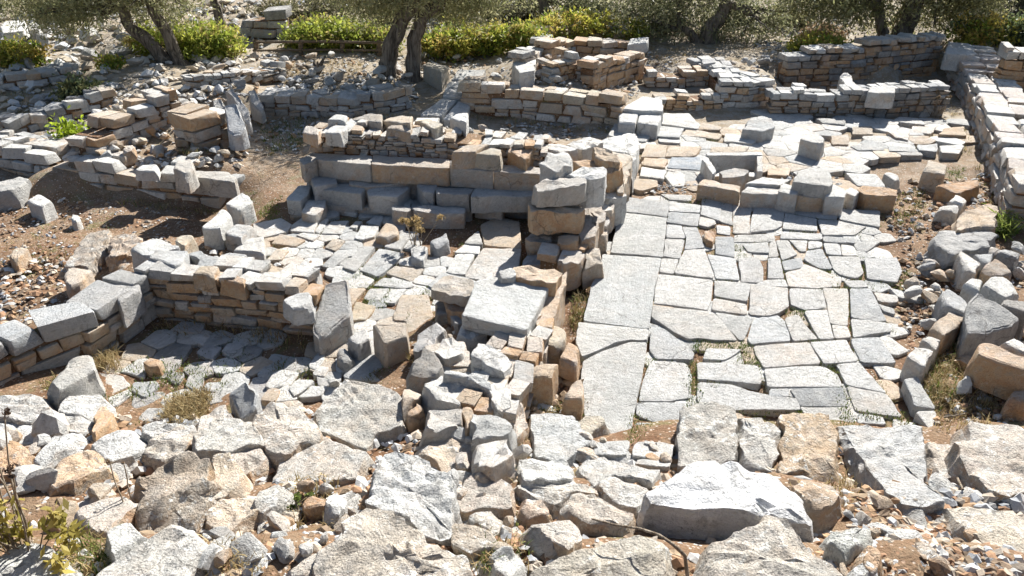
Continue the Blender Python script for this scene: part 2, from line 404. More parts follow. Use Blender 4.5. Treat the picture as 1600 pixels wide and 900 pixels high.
def wall(name, label, path, h0, h1, thick, course=.15, mixt=MIXW, side=(0,1), z=None, ruin=.35, seed=1, cat='wall', lr=(1.2,2.8), rows=1, loose=.03, cap=None, batter=0, parent=None):
    """dry-stone wall along its visible foot; every stone is a child"""
    rng = random.Random(seed); pts = polyline(P(path), z)
    if parent is None:
        root = empty(name, pts[0]); tag(root, label, cat)
    else: root = parent
    bpy.context.view_layer.update()
    off = Vector(root.location)
    seg = [(pts[i], pts[i+1]) for i in range(len(pts)-1)]; Ls = [(b-a).length for a, b in seg]; LT = sum(Ls)
    def on(s):
        for (a, b), L in zip(seg, Ls):
            if s <= L or (a, b) == seg[-1]: return a.lerp(b, min(1.05, s/L)), (b-a).normalized()
            s -= L
    sd_ = Vector((side[0], side[1], 0))
    # rubble core
    N = max(2, int(LT/.2)); V = []; F = []
    for i in range(N+1):
        s = LT*i/N; p, d = on(s); nrm = Vector((-d.y, d.x, 0)); nrm *= 1 if nrm.dot(sd_) > 0 else -1
        hh = (h0+(h1-h0)*s/LT)*(.72+.12*noise.noise(Vector((s*2, seed, 0))))
        a = p+nrm*.06; b_ = p+nrm*(thick-.06)
        V += [tuple(a-Vector((0,0,.12))), tuple(a+Vector((0,0,hh))), tuple(b_+Vector((0,0,hh))), tuple(b_-Vector((0,0,.12)))]
    for i in range(N):
        k = i*4
        F += [(k,k+4,k+5,k+1), (k+1,k+5,k+6,k+2), (k+2,k+6,k+7,k+3)]
    F += [(0,1,2,3), (N*4+3,N*4+2,N*4+1,N*4)]
    mesh_obj('rubble_core', V, F, MSOIL, root)
    zc = -.03; k = 0; hm = max(h0, h1)
    while zc < hm-.02:
        ch = course*rng.uniform(.75, 1.3); s = -rng.uniform(0, .1)
        while s < LT-.02:
            L = ch*rng.uniform(*lr); L = min(L, LT-s+.08); L = max(L, .05)
            p, d = on(max(0, s+L/2)); nrm = Vector((-d.y, d.x, 0)); nrm *= 1 if nrm.dot(sd_) > 0 else -1
            hl = (h0+(h1-h0)*max(0, s)/LT)*(1+ruin*noise.noise(Vector((s*1.3+seed*3.1, seed*.7, 0))))
            if zc+ch*.5 < hl:
                topc = zc+ch*1.5 >= hl
                nr = rows if topc else 1
                dep0 = thick if (topc and rows == 1) else min(thick, rng.uniform(.25, .4))
                yy = rng.uniform(-.02, .02)+zc*batter
                for r in range(nr):
                    dep = dep0 if nr == 1 else thick/nr*rng.uniform(.9, 1.02)
                    cc = p + nrm*(yy+dep/2 if nr == 1 else thick*(r+.5)/nr) + Vector((0,0,zc+ch/2+(rng.uniform(-.02,.03) if topc else 0)))
                    ang = math.atan2(d.y, d.x)+rng.gauss(0, loose*(2 if topc else 1))
                    if r: cc += d*rng.uniform(-.4,.4)*L
                    tt = rng.choice(mixt if not (topc and cap) else cap)
                    if rng.random() < .30 and not topc:      # two thin stones in place of one
                        f = rng.uniform(.35, .65)
                        for zz_, hh_, sh in ((-ch/2+ch*f/2, ch*f, 0), (ch/2-ch*(1-f)/2, ch*(1-f), rng.uniform(-.1,.1)*L)):
                            place(rng.choice(BLOCKS), 'stone', cc-off+Vector((0,0,zz_))+d*sh, (L*rng.uniform(.8,1), dep*rng.uniform(.92,1.06), hh_*.97), ang+rng.gauss(0,loose), (rng.gauss(0, loose), rng.gauss(0, loose)), root, rng.choice(mixt), rng)
                        continue
                    place(rng.choice(BLOCKS), 'stone', cc-off, (L*.985, dep*rng.uniform(.92,1.06), ch*rng.uniform(.80,1.0)), ang, (rng.gauss(0, loose*.8), rng.gauss(0, loose)), root, tt, rng)
            s += L+.006
        zc += ch+.003; k += 1
    return root
def inpoly(x, y, poly):
    r = False; j = len(poly)-1
    for i in range(len(poly)):
        xi, yi = poly[i]; xj, yj = poly[j]
        if (yi > y) != (yj > y) and x < (xj-xi)*(y-yi)/(yj-yi)+xi: r = not r
        j = i
    return r
def project(p):
    v = Vector(p)-Vector((0,0,CAM_H)); f = v.y*CP-v.z*SP; u = v.y*SP+v.z*CP
    return 800+FPX*v.x/f, 450-FPX*u/f
def fill_slabs(region, sp, parent, mixt, z=-.018, seed=1, avoid=(), name='paving_slab', aspect=1.0, jit=.3, ang=0.0):
    """small irregular pavers: jittered cells cut against their neighbours, skipped where a traced slab lies"""
    rng = random.Random(seed); reg = P(region); wp = [at(x, y, z) for x, y in reg]
    ca, sa = math.cos(ang), math.sin(ang)
    R = lambda p: (p.x*ca+p.y*sa, -p.x*sa+p.y*ca)
    q = [R(p) for p in wp]; x0 = min(p[0] for p in q); x1 = max(p[0] for p in q); y0 = min(p[1] for p in q); y1 = max(p[1] for p in q)
    sx = sp*aspect; nx = int((x1-x0)/sx)+2; ny = int((y1-y0)/sp)+2; G = {}
    for i in range(-1, nx+1):
        for j in range(-1, ny+1):
            u = x0+(i+.5*(j % 2)+rng.uniform(-jit, jit))*sx; v = y0+(j+rng.uniform(-jit*.7, jit*.7))*sp
            G[i, j] = Vector((u*ca-v*sa, u*sa+v*ca, 0))
    for (i, j), c in G.items():
        x, y = project((c.x, c.y, z))
        if not inpoly(x, y, reg) or any(inpoly(x, y, a) for a in avoid): continue
        cell = [c+Vector((a*sp*1.6, b*sp*1.6, 0)) for a, b in ((-1,-1),(1,-1),(1,1),(-1,1))]
        for di in (-2,-1,0,1,2):
            for dj in (-2,-1,0,1,2):
                o = G.get((i+di, j+dj))
                if o is None or o is c: continue
                m = (o+c)/2; nn = (o-c); out = []
                for k in range(len(cell)):
                    a, b = cell[k-1], cell[k]; fa = (a-m).dot(nn); fb = (b-m).dot(nn)
                    if fa*fb < 0: out.append(a.lerp(b, fa/(fa-fb)))
                    if fb <= 0: out.append(b)
                cell = out
                if len(cell) < 3: break
            if len(cell) < 3: break
        if len(cell) < 3: continue
        cl = []
        for p in cell:
            if not cl or (p-cl[-1]).length > .03: cl.append(p)
        if len(cl) < 3: continue
        zz = z+rng.uniform(-.005, .005)
        gx, gy = rng.gauss(0, .008), rng.gauss(0, .008)
        top = [Vector((p.x, p.y, zz+gx*(p.x-c.x)+gy*(p.y-c.y))) for p in cl]
        SEED[0] += 1
        o = prism(name, top, z-.1, MS, parent, seg=.08, bev=.006, rough=.006, seed=SEED[0], joint=.002, maxring=2)
        tint(o, rng.choice(mixt), rng)
def bulk(name, mat, verts, faces, cols=None, parent=None, smooth=False):
    me = bpy.data.meshes.new(name); V = np.asarray(verts, np.float32); Fc = np.asarray(faces, np.int32)
    me.vertices.add(len(V)); me.vertices.foreach_set('co', V.ravel())
    k = Fc.shape[1]; me.loops.add(Fc.size); me.polygons.add(len(Fc))
    me.loops.foreach_set('vertex_index', Fc.ravel()); me.polygons.foreach_set('loop_start', np.arange(0, Fc.size, k, dtype=np.int32))
    try: me.polygons.foreach_set('loop_total', np.full(len(Fc), k, np.int32))
    except Exception: pass
    me.update(calc_edges=True); me.validate()
    if cols is not None:
        a = me.color_attributes.new('tint', 'FLOAT_COLOR', 'POINT'); C = np.ones((len(V), 4), np.float32); C[:, :3] = cols
        a.data.foreach_set('color', C.ravel())
    me.polygons.foreach_set('use_smooth', [smooth]*len(me.polygons))
    me.materials.append(mat); o = bpy.data.objects.new(name, me); COL.objects.link(o)
    if parent: o.parent = parent; o.location = -chain(parent)
    return o
def tube(path, radii, sides=8, twist=0, seed=0, gn=.0):
    """swept tapered tube -> verts, faces (quads as two tris)"""
    V = []; F = []
    for i, (p, r) in enumerate(zip(path, radii)):
        d = (path[min(i+1, len(path)-1)]-path[max(i-1, 0)]).normalized()
        a = d.cross(Vector((0, 1, .3))).normalized(); b = d.cross(a)
        for k in range(sides):
            th = 2*math.pi*k/sides+twist*i
            rr = r*(1+gn*noise.noise(Vector((math.cos(th)*1.5+seed, math.sin(th)*1.5, i*.35))))
            V.append(p+a*math.cos(th)*rr+b*math.sin(th)*rr)
    for i in range(len(path)-1):
        for k in range(sides):
            q = (i*sides+k, i*sides+(k+1) % sides, (i+1)*sides+(k+1) % sides, (i+1)*sides+k)
            F += [q]
    return V, F
def tubes_obj(name, lst, mat, parent=None, **kw):
    V = []; F = []
    for path, radii in lst:
        v, f = tube([Vector(p) for p in path], radii, **kw); o = len(V); V += [tuple(x) for x in v]; F += [tuple(o+i for i in q) for q in f]
    return mesh_obj(name, V, F, mat, parent, 60)
# ---------------------------------------------------------------- the ground
def build_ground():
    xs = np.concatenate([np.linspace(-160,-26,24), np.arange(-25,-9,.4), np.arange(-9,9,.09), np.arange(9,25,.4), np.linspace(25.5,160,24)])
    ys = np.concatenate([np.linspace(-30,1.4,16), np.arange(1.6,9,.075), np.arange(9,16,.11), np.arange(16,30,.25), np.linspace(30.5,220,46)])
    X, Y = np.meshgrid(xs, ys)
    Z = Tn(X, np.minimum(Y, 100)) + np.maximum(Y-100, 0)*.15
    rs = np.random.RandomState(3)
    for f, a in ((.7,.025),(1.7,.02),(4.1,.016),(9.3,.009),(23.,.006)):
        for k in range(4):
            th = rs.rand()*6.28; Z += a*.5*np.sin((X*math.cos(th)+Y*math.sin(th))*f*2+rs.rand()*6.28+1.3*np.sin((X*math.sin(th)-Y*math.cos(th))*f+k))*np.where(Y > 17, 1.2, np.where(Y > 6.2, .4, .8))
    ny, nx = X.shape; V = np.stack([X, Y, Z-.03], -1).reshape(-1, 3)
    i = np.arange(nx*ny).reshape(ny, nx); F = np.stack([i[:-1,:-1], i[:-1,1:], i[1:,1:], i[1:,:-1]], -1).reshape(-1, 4)
    o = bulk('ground', MSOIL, V, F, None, None, True)
    cov = 1/(1+np.exp(-(Y.ravel()-12.5)*1.2))
    a = o.data.attributes.new('cover', 'FLOAT', 'POINT'); a.data.foreach_set('value', cov.astype(np.float32))
    tag(o, 'dry stony earth of the hillside under and around the ruins', kind='structure')
    return o
build_ground()
# ---------------------------------------------------------------- paved courts
def structure(name, label):
    o = empty(name); tag(o, label, kind='structure'); return o
court = structure('pavement', 'pale marble paving of the large court right of the dividing wall')
MAIN = """975,307 1000,310 996,332 972,330|1000,310 1046,314 1042,339 996,332|972,332 997,334 1042,340 1036,401 954,394 965,345
942,397 1034,403 1023,450 1015,514 912,501 922,450 938,420|903,503 1015,515 1011,532 985,531 960,536 940,545 910,557 899,532|910,564 940,549 985,534 1011,534 1004,585 985,675 960,690 915,660 907,600
1046,315 1095,320 1094,332 1045,330|1032,303 1082,305 1080,314 1046,312|1045,331 1094,334 1090,354 1042,347|1042,350 1065,352 1071,372 1041,371|1066,353 1090,355 1101,387 1070,389 1072,372|1040,373 1070,374 1062,404 1036,400
1070,390 1101,389 1116,434 1095,432 1054,427 1062,405|1034,403 1061,405 1052,427 1030,425|1029,428 1114,437 1112,460 1106,484 1022,473 1024,450|1020,477 1105,486 1117,489 1152,531 1121,531 1092,528 1075,530 1018,496|1017,517 1038,512 1085,551 1082,561 1025,560 1015,547
1017,563 1073,567 1081,587 1080,622 1042,627 998,625 1005,590|995,629 1071,628 1059,664 1018,658 995,650|994,660 1057,665 1055,690 990,685|1097,309 1125,310 1127,322 1124,345 1095,335|1127,310 1145,312 1144,352 1124,346|1094,338 1116,343 1119,350 1107,355 1092,351
1119,352 1142,354 1141,367 1120,364|1146,311 1178,315 1170,347 1175,365 1145,365|1180,317 1229,321 1222,352 1212,358 1172,363 1173,347|1147,367 1210,365 1211,378 1147,378|1160,381 1200,378 1202,395 1168,393|1117,369 1146,370 1148,402 1119,396
1106,397 1149,404 1156,438 1119,435|1154,404 1185,401 1193,418 1192,441 1159,440|1117,438 1172,442 1172,450 1168,471 1116,461|1115,465 1167,475 1166,491 1112,485|1117,488 1177,496 1162,531 1155,531 1135,510|1173,443 1232,450 1233,478 1217,489 1200,494 1170,491
1179,497 1215,491 1226,501 1236,532 1200,535 1172,537 1167,530|1176,540 1264,534 1283,568 1200,573 1193,573 1182,556|1104,544 1160,546 1132,563 1098,560|1089,565 1184,570 1190,600 1090,592|1090,597 1142,600 1175,612 1200,617 1248,622 1250,640 1200,640 1100,640 1088,625
1227,332 1276,342 1277,361 1222,357|1229,321 1270,322 1274,340 1228,330|1272,322 1311,325 1307,342 1275,340|1312,326 1375,329 1375,354 1311,342|1277,342 1307,344 1352,354 1335,367 1285,367|1221,362 1284,365 1285,375 1220,372|1286,369 1335,372 1336,380 1287,377
1202,379 1211,376 1217,400 1202,402|1212,375 1231,375 1246,397 1222,406|1233,375 1262,376 1260,392 1249,392|1263,376 1285,378 1285,387 1263,389|1261,391 1285,388 1301,420 1282,419 1257,405|1286,379 1312,381 1316,399 1292,397|1314,382 1335,384 1339,399 1317,399
1294,400 1341,401 1350,427 1340,435 1315,430 1302,420|1351,404 1401,402 1410,422 1402,441 1355,435|1222,408 1252,402 1256,417 1232,422 1225,422|1257,412 1284,422 1316,435 1314,447 1275,450 1232,447 1227,425 1252,420|1200,404 1219,402 1225,435 1200,435|1196,437 1226,436 1232,448 1176,445
1318,438 1350,438 1358,448 1328,449|1234,450 1285,452 1291,480 1256,484 1235,476|1286,450 1325,450 1326,495 1325,509 1297,505 1292,480|1328,450 1360,450 1386,501 1362,502 1330,495|1330,497 1386,504 1395,517 1334,527|1256,485 1292,483 1302,529 1280,529|1225,497 1247,491 1277,530 1239,532
1300,506 1325,510 1331,527 1304,529|1265,534 1322,530 1340,564 1287,567|1329,529 1375,527 1402,567 1346,566|1194,576 1285,571 1309,585 1317,604 1200,604|1307,569 1342,565 1385,614 1322,601|1322,602 1385,615 1411,652 1336,641|1202,607 1232,606 1232,620 1202,619
1250,636 1325,636 1335,660 1305,662 1260,655|1339,645 1380,650 1385,662 1340,660|1396,655 1435,662 1438,678 1395,675|1365,456 1402,461 1405,472 1372,471|1390,450 1442,460 1445,470 1405,465|1372,474 1397,482 1400,492 1380,485"""
def polys(s): return [P(q) for line in s.split('\n') for q in line.split('|')]
BIG = {2,3,4,5}
mp_ = polys(MAIN); rg = random.Random(11)
for i, q in enumerate(mp_):
    big = i in BIG
    t = ((.58,.58,.555), .0) if big else rg.choice([((.62,.61,.58),.05),((.64,.62,.58),.15),((.56,.56,.545),0),((.50,.50,.49),0),((.60,.585,.55),.2),((.66,.65,.62),.1),((.53,.52,.49),.1),((.47,.475,.47),0)])
    stone('paving_slab', q, z=rg.uniform(-.005,.006)+(.008 if big else 0), h=.14, t=t, parent=court, seg=.08, bev=.0055, rough=.007, joint=-.0015, maxring=3, tilt=(rg.gauss(0,.008), rg.gauss(0,.008)))
stone('paving_slab', '1234,607 1317,605 1327,635 1250,634', z=0, h=.14, t=((.36,.37,.37),0), parent=court, seg=.08, bev=.007, rough=.006)
stone('paving_slab', '1412,590 1435,589 1462,639 1430,635', z=.1, h=.14, t=(G_,.1), parent=court, tilt=(-.12,.1), rough=.012)
stone('paving_slab', '1430,642 1462,641 1478,672 1455,672', z=.06, h=.14, t=(W_,.2), parent=court, tilt=(-.1,.1), rough=.012)
for q in ('990,690 1055,692 1050,715 985,712', '930,690 985,688 980,712 925,710', '1000,716 1052,718 1046,733 990,722'):
    stone('paving_slab', q, up=.05, t=((.56,.55,.52),.1), parent=court, seg=.08, bev=.007, rough=.012, follow=.9)
fill_slabs('975,305 1378,328 1400,480 1410,650 1440,672 1300,665 1180,650 1000,690 900,650 912,545 940,400', .26, court, MIXW, -.022, 5, mp_)

upper = structure('pavement', 'cracked marble paving in front of the shaded ruined room')
UP = """1030,192 1037,177 1077,177 1095,195 1090,201|1017,212 1027,196 1069,200 1062,215|1064,212 1072,200 1129,209 1122,217|1130,220 1135,207 1185,217 1175,224|949,210 960,192 989,195 972,217|975,217 992,195 1026,197 1010,222
1002,245 1010,225 1042,225 1040,245|1039,244 1045,227 1097,229 1087,244|1001,257 1007,246 1045,247 1040,262|999,275 1002,260 1042,265 1037,280|1039,275 1045,265 1072,266 1070,290 1050,290
1297,212 1325,210 1327,225 1300,225|1330,197 1362,197 1365,210 1332,209|1387,205 1420,200 1421,219 1400,215|1425,197 1465,197 1455,210 1424,207|1475,200 1507,197 1510,212 1467,210|1275,185 1322,185 1320,195 1285,192|1320,175 1342,177 1370,187 1360,196 1327,190
1327,227 1381,225 1382,235 1340,235|1385,227 1430,227 1432,237 1390,236|1432,225 1465,225 1465,237 1435,235|1467,227 1507,227 1500,240 1472,239|1110,230 1170,228 1165,238 1108,238|1200,262 1235,262 1232,275 1200,274|1320,270 1370,272 1385,292 1340,290"""
up_ = polys(UP)
for q in up_: stone('paving_slab', q, z=rg.uniform(.0,.05), h=.18, t=rg.choice(MIXW), parent=upper, seg=.1, bev=.010, rough=.014, joint=.002, maxring=3, tilt=(rg.gauss(0,.02), rg.gauss(0,.02)))
stone('paving_slab', '1042,262 1050,242 1094,245 1099,266', z=.02, h=.15, t=((.36,.39,.42),0), parent=upper, seg=.15, bev=.012, rough=.006)
fill_slabs('985,185 1100,178 1130,205 1200,168 1300,182 1510,190 1512,238 1330,242 1385,295 1325,315 1230,262 1090,290 1000,290 990,230', .36, upper, MIXW, .0, 6, up_, jit=.38, aspect=1.25)

left = structure('pavement', 'broken marble paving of the small court left of the dividing wall')
LC = """395,349 440,340 455,350 450,362 412,370 395,366|454,352 475,337 499,340 491,364 452,360|492,362 502,341 515,341 500,365|503,365 517,344 545,344 532,366|545,355 555,344 566,345 555,357|553,372 565,350 592,352 585,370 565,375|600,385 620,367 640,372 625,390
424,380 437,365 477,375 460,385|462,367 475,362 502,366 490,376|507,387 520,372 540,375 525,392|502,415 525,394 547,397 520,419|535,417 562,385 587,385 555,425|561,422 592,387 632,395 612,415 590,432|602,427 617,414 665,420 642,439|580,447 600,432 640,439 650,445 640,450
545,447 562,427 585,437 572,450|415,407 432,389 452,390 440,405|710,395 725,380 750,382 750,397|725,379 747,359 755,382|750,352 775,338 812,345 815,388 757,383|695,425 712,397 742,397 727,430|725,432 755,387 815,388 810,425 767,440|667,445 692,425 725,432 745,440 735,460 700,465
567,467 580,450 610,450 592,470|597,471 612,452 636,450 617,474|615,490 627,460 670,460 677,495 665,512 637,520 635,502 615,500|547,490 557,471 587,477 572,500 550,502|545,450 573,450 548,477|480,572 495,552 507,547 507,565 492,577|450,607 462,592 492,592 482,605 460,620
465,622 487,601 512,605 502,620|487,585 500,570 517,575 507,590|535,585 560,550 607,557 605,572 575,585 597,597 540,590|405,625 420,605 439,606 430,627|500,337 505,325 535,321 530,337 510,341|535,330 547,320 566,320 557,334|572,347 587,335 600,337 595,352"""
lc_ = polys(LC)
for i, q in enumerate(lc_): stone('paving_slab', q, z=rg.uniform(-.005,.02), h=.14, t=rg.choice(MIXW if i not in (10,11,12,26) else [(G_,.1),(Y_,.3)]), parent=left, seg=.08, bev=.008, rough=.010, joint=.001, maxring=3, tilt=(rg.gauss(0,.012), rg.gauss(0,.012)))
fill_slabs('398,350 470,330 560,318 612,335 640,365 690,400 740,430 740,520 640,560 560,600 470,640 430,640 400,620 500,520 545,470 500,420 400,405', .25, left, MIXW, -.008, 8, lc_)
room = structure('pavement', 'cracked slab floor of the small sunken room at the left')
RM = """185,580 215,559 240,560 225,590|236,590 250,560 292,555 265,590|265,517 285,500 322,505 312,521|257,530 265,521 297,522 292,535|295,532 302,522 330,524 315,540|304,552 320,537 347,542 332,562|345,550 355,537 382,535 377,555 360,560|260,595 265,582 290,582 277,602|287,602 292,587 320,582 310,612|315,610 322,597 350,595 337,612|400,587 425,550 475,560 437,600
130,590 147,581 190,586 205,602 170,617 125,615|205,610 207,597 247,594 250,602 225,622|212,655 232,636 271,637 260,655 225,659|177,657 187,640 217,635 217,645 192,657|322,617 345,605 357,610 355,627 325,632|165,622 205,605 205,615 180,637"""
rm_ = polys(RM)
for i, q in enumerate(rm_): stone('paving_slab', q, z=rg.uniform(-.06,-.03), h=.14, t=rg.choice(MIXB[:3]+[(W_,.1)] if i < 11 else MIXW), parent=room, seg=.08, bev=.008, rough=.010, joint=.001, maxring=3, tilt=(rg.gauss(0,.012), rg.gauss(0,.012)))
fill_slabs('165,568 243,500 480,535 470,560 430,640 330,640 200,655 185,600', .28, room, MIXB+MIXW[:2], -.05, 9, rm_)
path = structure('path', 'sunlit slab path climbing past the double-trunked olive tree')
PT = """655,180 690,152 715,155 690,182|690,150 700,128 745,125 725,150|704,125 715,108 760,108 750,124|640,195 652,183 688,184 670,198|690,187 716,158 735,165 722,188"""
pt_ = polys(PT)
for q in pt_: stone('paving_slab', q, up=.14, t=(W_,.1), parent=path, seg=.15, rough=.014, joint=.01, maxring=3, follow=1)

# ---------------------------------------------------------------- walls
wall('coursed_wall', 'neat coursed marble block wall facing the camera right of the slab path', '722,168 800,182 880,190 962,195', .62, .52, .5, .17, [(W_,.25),(T_,.45),(W_,.4),(T_,.35),(Y_,.3)], ruin=.18, seed=3, lr=(1.3,3.2), rows=2, loose=.012)
wall('ruined_wall', 'topmost broken block wall in front of the yellow-green bushes', '820,80 900,72 978,70', .42, .5, .4, .15, MIXT, ruin=.6, seed=4)
wall('ruined_wall', 'curved tan stone wall just below the topmost block wall', '862,94 900,90 940,92 988,94', .4, .36, .45, .12, MIXT+[(O_,.7)], ruin=.3, seed=5)
wall('ruined_wall', 'short pale wall stub running back towards the curved tan wall', '822,118 838,108 862,84', .32, .34, .4, .14, MIXW, side=(-1,.3), ruin=.4, seed=6)
wall('ruined_wall', 'orange stained back wall of the small deep room', '928,140 960,134 1008,120', .52, .5, .4, .14, MIXO, ruin=.3, seed=7)
wall('ruined_wall', 'left flank of the small deep room, tan rubble', '865,128 900,120 928,136', .3, .4, .6, .11, MIXT, ruin=.4, seed=8, rows=2)
wall('low_wall', 'low wall of reddish stones left of the shaded room', '1030,168 1080,172 1130,168', .2, .26, .45, .11, MIXO+MIXW, ruin=.4, seed=9, rows=2)
wall('low_wall', 'low terrace edge of pale stones below the bare gravel patch', '1012,134 1060,136 1120,130', .26, .26, .5, .10, MIXW+MIXT, ruin=.4, seed=10, rows=2)
wall('thick_wall', 'broad pale wall end with neat courses left of the shaded room', '1128,166 1165,167 1208,163', .46, .5, 2.2, .12, MIXT+MIXW, ruin=.1, seed=11, rows=6, cap=[(B_,0),(G_,.1),(W_,.1)])
wall('room_wall', 'brown coursed back wall of the shaded room under the right olive tree', '1222,154 1330,150 1455,136', .95, 1.2, .5, .13, [((.34,.25,.18),.5),(D_,.2),((.40,.26,.16),.6),((.28,.25,.22),.2),(R_,.4)], ruin=.2, seed=12, z=-.32, cap=MIXW)  # earth-brown stones, tints darkened further to paint in the room's deep shade
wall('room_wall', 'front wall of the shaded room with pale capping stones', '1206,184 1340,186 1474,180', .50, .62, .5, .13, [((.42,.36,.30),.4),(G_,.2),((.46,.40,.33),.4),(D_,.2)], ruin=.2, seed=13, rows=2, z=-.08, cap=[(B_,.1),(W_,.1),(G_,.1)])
wall('long_wall', 'long thick wall running back along the right edge with a bright flat top', '1566,348 1548,290 1524,215 1500,160 1474,108', .62, .66, .85, .17, [(W_,.3),(G_,.2),(W_,.4),((.62,.56,.52),.4)], side=(1,.2), ruin=.05, seed=14, rows=2, lr=(1.6,3.4), loose=.02, cap=[(W_,.15),(W_,.3),((.64,.60,.57),.3)])
wall('room_wall', 'orange brick-like stone wall at the far right edge', '1556,156 1590,158 1660,160', 1.0, 1.05, .5, .15, [((.56,.30,.15),1.0),((.60,.36,.20),.9),((.48,.25,.13),.9)], ruin=.1, seed=15, z=.02, cap=[(W_,.2)])
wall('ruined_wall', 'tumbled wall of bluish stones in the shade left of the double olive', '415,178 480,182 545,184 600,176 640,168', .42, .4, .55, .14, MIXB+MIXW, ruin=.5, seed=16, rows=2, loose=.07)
bw = wall('ruined_wall', 'rubble wall of thin stones rising behind the long bench', '489,236 600,241 705,246 850,258', .3, .24, .6, .08, MIXT+MIXW, ruin=.4, seed=17, rows=2, z=.60, loose=.05)
wall('ruined_wall', 'coursed block wall face of the round structure left of the leaning slabs', '279,229 320,232 366,229', .55, .55, .5, .19, [(W_,.35),(T_,.4),(G_,.3)], ruin=.15, seed=18, loose=.02)
wall('ruined_wall', 'slanting coursed wall climbing from the pit wall to the round structure', '165,242 215,222 280,186', .4, .5, .6, .15, MIXW+MIXT, side=(-.4,1), ruin=.3, seed=19, rows=2, loose=.05)
wall('ruined_wall', 'wall with orange blocks along the back of the earth pit', '0,276 70,290 150,302 250,316 340,326', .5, .36, .6, .16, MIXT+[(O_,.7)], ruin=.35, seed=20, rows=2, z=-.36, lr=(1.2,3), loose=.035, cap=MIXW)
wall('room_wall', 'honey-coloured rubble wall at the back of the sunken room', '238,500 330,512 420,522 492,532', .66, .60, .5, .10, MIXT+[(Y_,.6),(O_,.7)], ruin=.15, seed=21, rows=2, z=-.12, lr=(1.3,3.4), loose=.05, cap=MIXW)
wall('room_wall', 'left wall of the sunken room with tooled grey top blocks', '-10,632 70,592 160,556 240,500', .5, .52, .42, .17, [(W_,.4),(T_,.5),(G_,.2),(Y_,.4)], side=(-1,.6), ruin=.1, seed=22, rows=1, z=-.05, lr=(1.4,3.2), loose=.03, cap=[(G_,.05),((.48,.49,.49),0)])
wall('ruined_wall', 'low row of stones crossing the upper left terrace', '0,140 60,136 120,120', .22, .25, .4, .12, MIXW, ruin=.5, seed=23, loose=.06)
wall('ruined_wall', 'long low tumbled wall slanting down the upper left terrace', '20,212 90,196 180,160', .26, .3, .5, .13, MIXW+MIXB, ruin=.45, seed=34, rows=2, loose=.09)
wall('ruined_wall', 'low tumbled wall along the back edge of the middle terrace', '296,138 370,128 445,122', .2, .24, .45, .12, MIXW+MIXB, ruin=.5, seed=35, rows=2, loose=.09)
wall('ruined_wall', 'low rubble kerb above the left end of the pit', '0,232 60,240 130,238', .18, .22, .4, .12, MIXW+MIXT, ruin=.4, seed=36, rows=2, loose=.08)
wall('ruined_wall', 'two course wall of large blocks beside the wooden railing', '380,56 415,60 448,58', .5, .62, .6, .22, MIXB+[(G_,.2)], ruin=.3, seed=24, loose=.03)

# ---------------------------------------------------------------- built things: bench, steps, trough, dividing wall
def group(name, label, cat, p):
    o = empty(name, hit(*p)); tag(o, label, cat); return o
be = group('stone_bench', 'long bench of dressed grey marble beams above the left court', 'bench', (600,300))
for s in ('467,249 488,238 495,249 473,258', '489,239 582,243 579,257 494,249', '583,243 704,248 702,263 580,257', '704,250 770,256 770,268 703,263', '771,256 848,262 846,272 771,268'):
    stone('seat_block', s, z=.62, h=.27, t=((.50,.48,.44),.35), parent=be, seg=.08, bev=.010, rough=.009, maxring=4)
stone('backrest_block', '706,238 728,226 764,225 742,237', z=.86, h=.24, t=(T_,.3), parent=be, seg=.08, rough=.008, flare=.03)
stone('backrest_block', '743,240 768,230 784,234 780,243', z=.84, h=.22, t=(Y_,.25), parent=be, seg=.08, rough=.008, flare=.03)
for s in ('476,266 600,276 600,282 480,275', '600,276 845,292 845,296 600,282'):
    stone('footing', s, z=.36, h=.5, t=(D_,.3), parent=be, seg=.2, rough=.02)
st = group('stone_steps', 'broken stone steps in shadow below the long bench', 'steps', (640,330))
for s, z in (('480,300 560,305 556,322 476,316',.10), ('561,305 645,311 640,327 557,322',.10), ('646,311 738,316 735,329 642,327',.11), ('487,277 525,276 527,287 490,292', .36), ('545,280 640,285 575,291 545,287', .34), ('499,289 545,286 570,292 565,303 505,297', .30), ('572,297 590,289 635,286 640,292 620,308 578,305', .30), ('650,288 683,290 678,302 660,300', .36), ('680,291 740,294 732,305 682,302', .36), ('741,294 845,298 830,306 735,308', .36), ('740,315 750,305 797,301 784,322', .2), ('645,325 665,320 728,325 725,334 650,331', .2), ('611,322 645,324 640,332 612,328', .2), ('446,312 465,288 487,289 482,300 470,315', .22), ('471,332 480,312 510,312 507,325 492,336', .14)):
    stone('step_block', s, z=z, h=.24, t=rg.choice([(G_,.2),((.48,.48,.47),.2),(W_,.3)]), parent=st, seg=.08, bev=.009, rough=.016, maxring=3, tilt=(rg.gauss(0,.03), rg.gauss(0,.03)))
tr = group('stone_trough', 'square marble trough of thin upright slabs on the upper paving', 'trough', (1145,262))
stone('side_panel', '1103,238 1190,237 1191,242 1104,243', z=.26, h=.4, t=(W_,.3), parent=tr, seg=.1, rough=.008)
stone('side_panel', '1097,247 1104,243 1120,266 1113,272', z=.24, h=.4, t=(W_,.2), parent=tr, seg=.1, rough=.012)
stone('side_panel', '1183,242 1191,242 1192,268 1183,268', z=.24, h=.4, t=(W_,.25), parent=tr, seg=.1, rough=.012)
stone('side_panel', '1114,275 1120,269 1185,270 1190,276', z=.12, h=.3, t=(W_,.25), parent=tr, seg=.1, rough=.014)
lw = group('low_wall', 'low block wall casting a stepped shadow on the large paved court', 'wall', (1200,310))
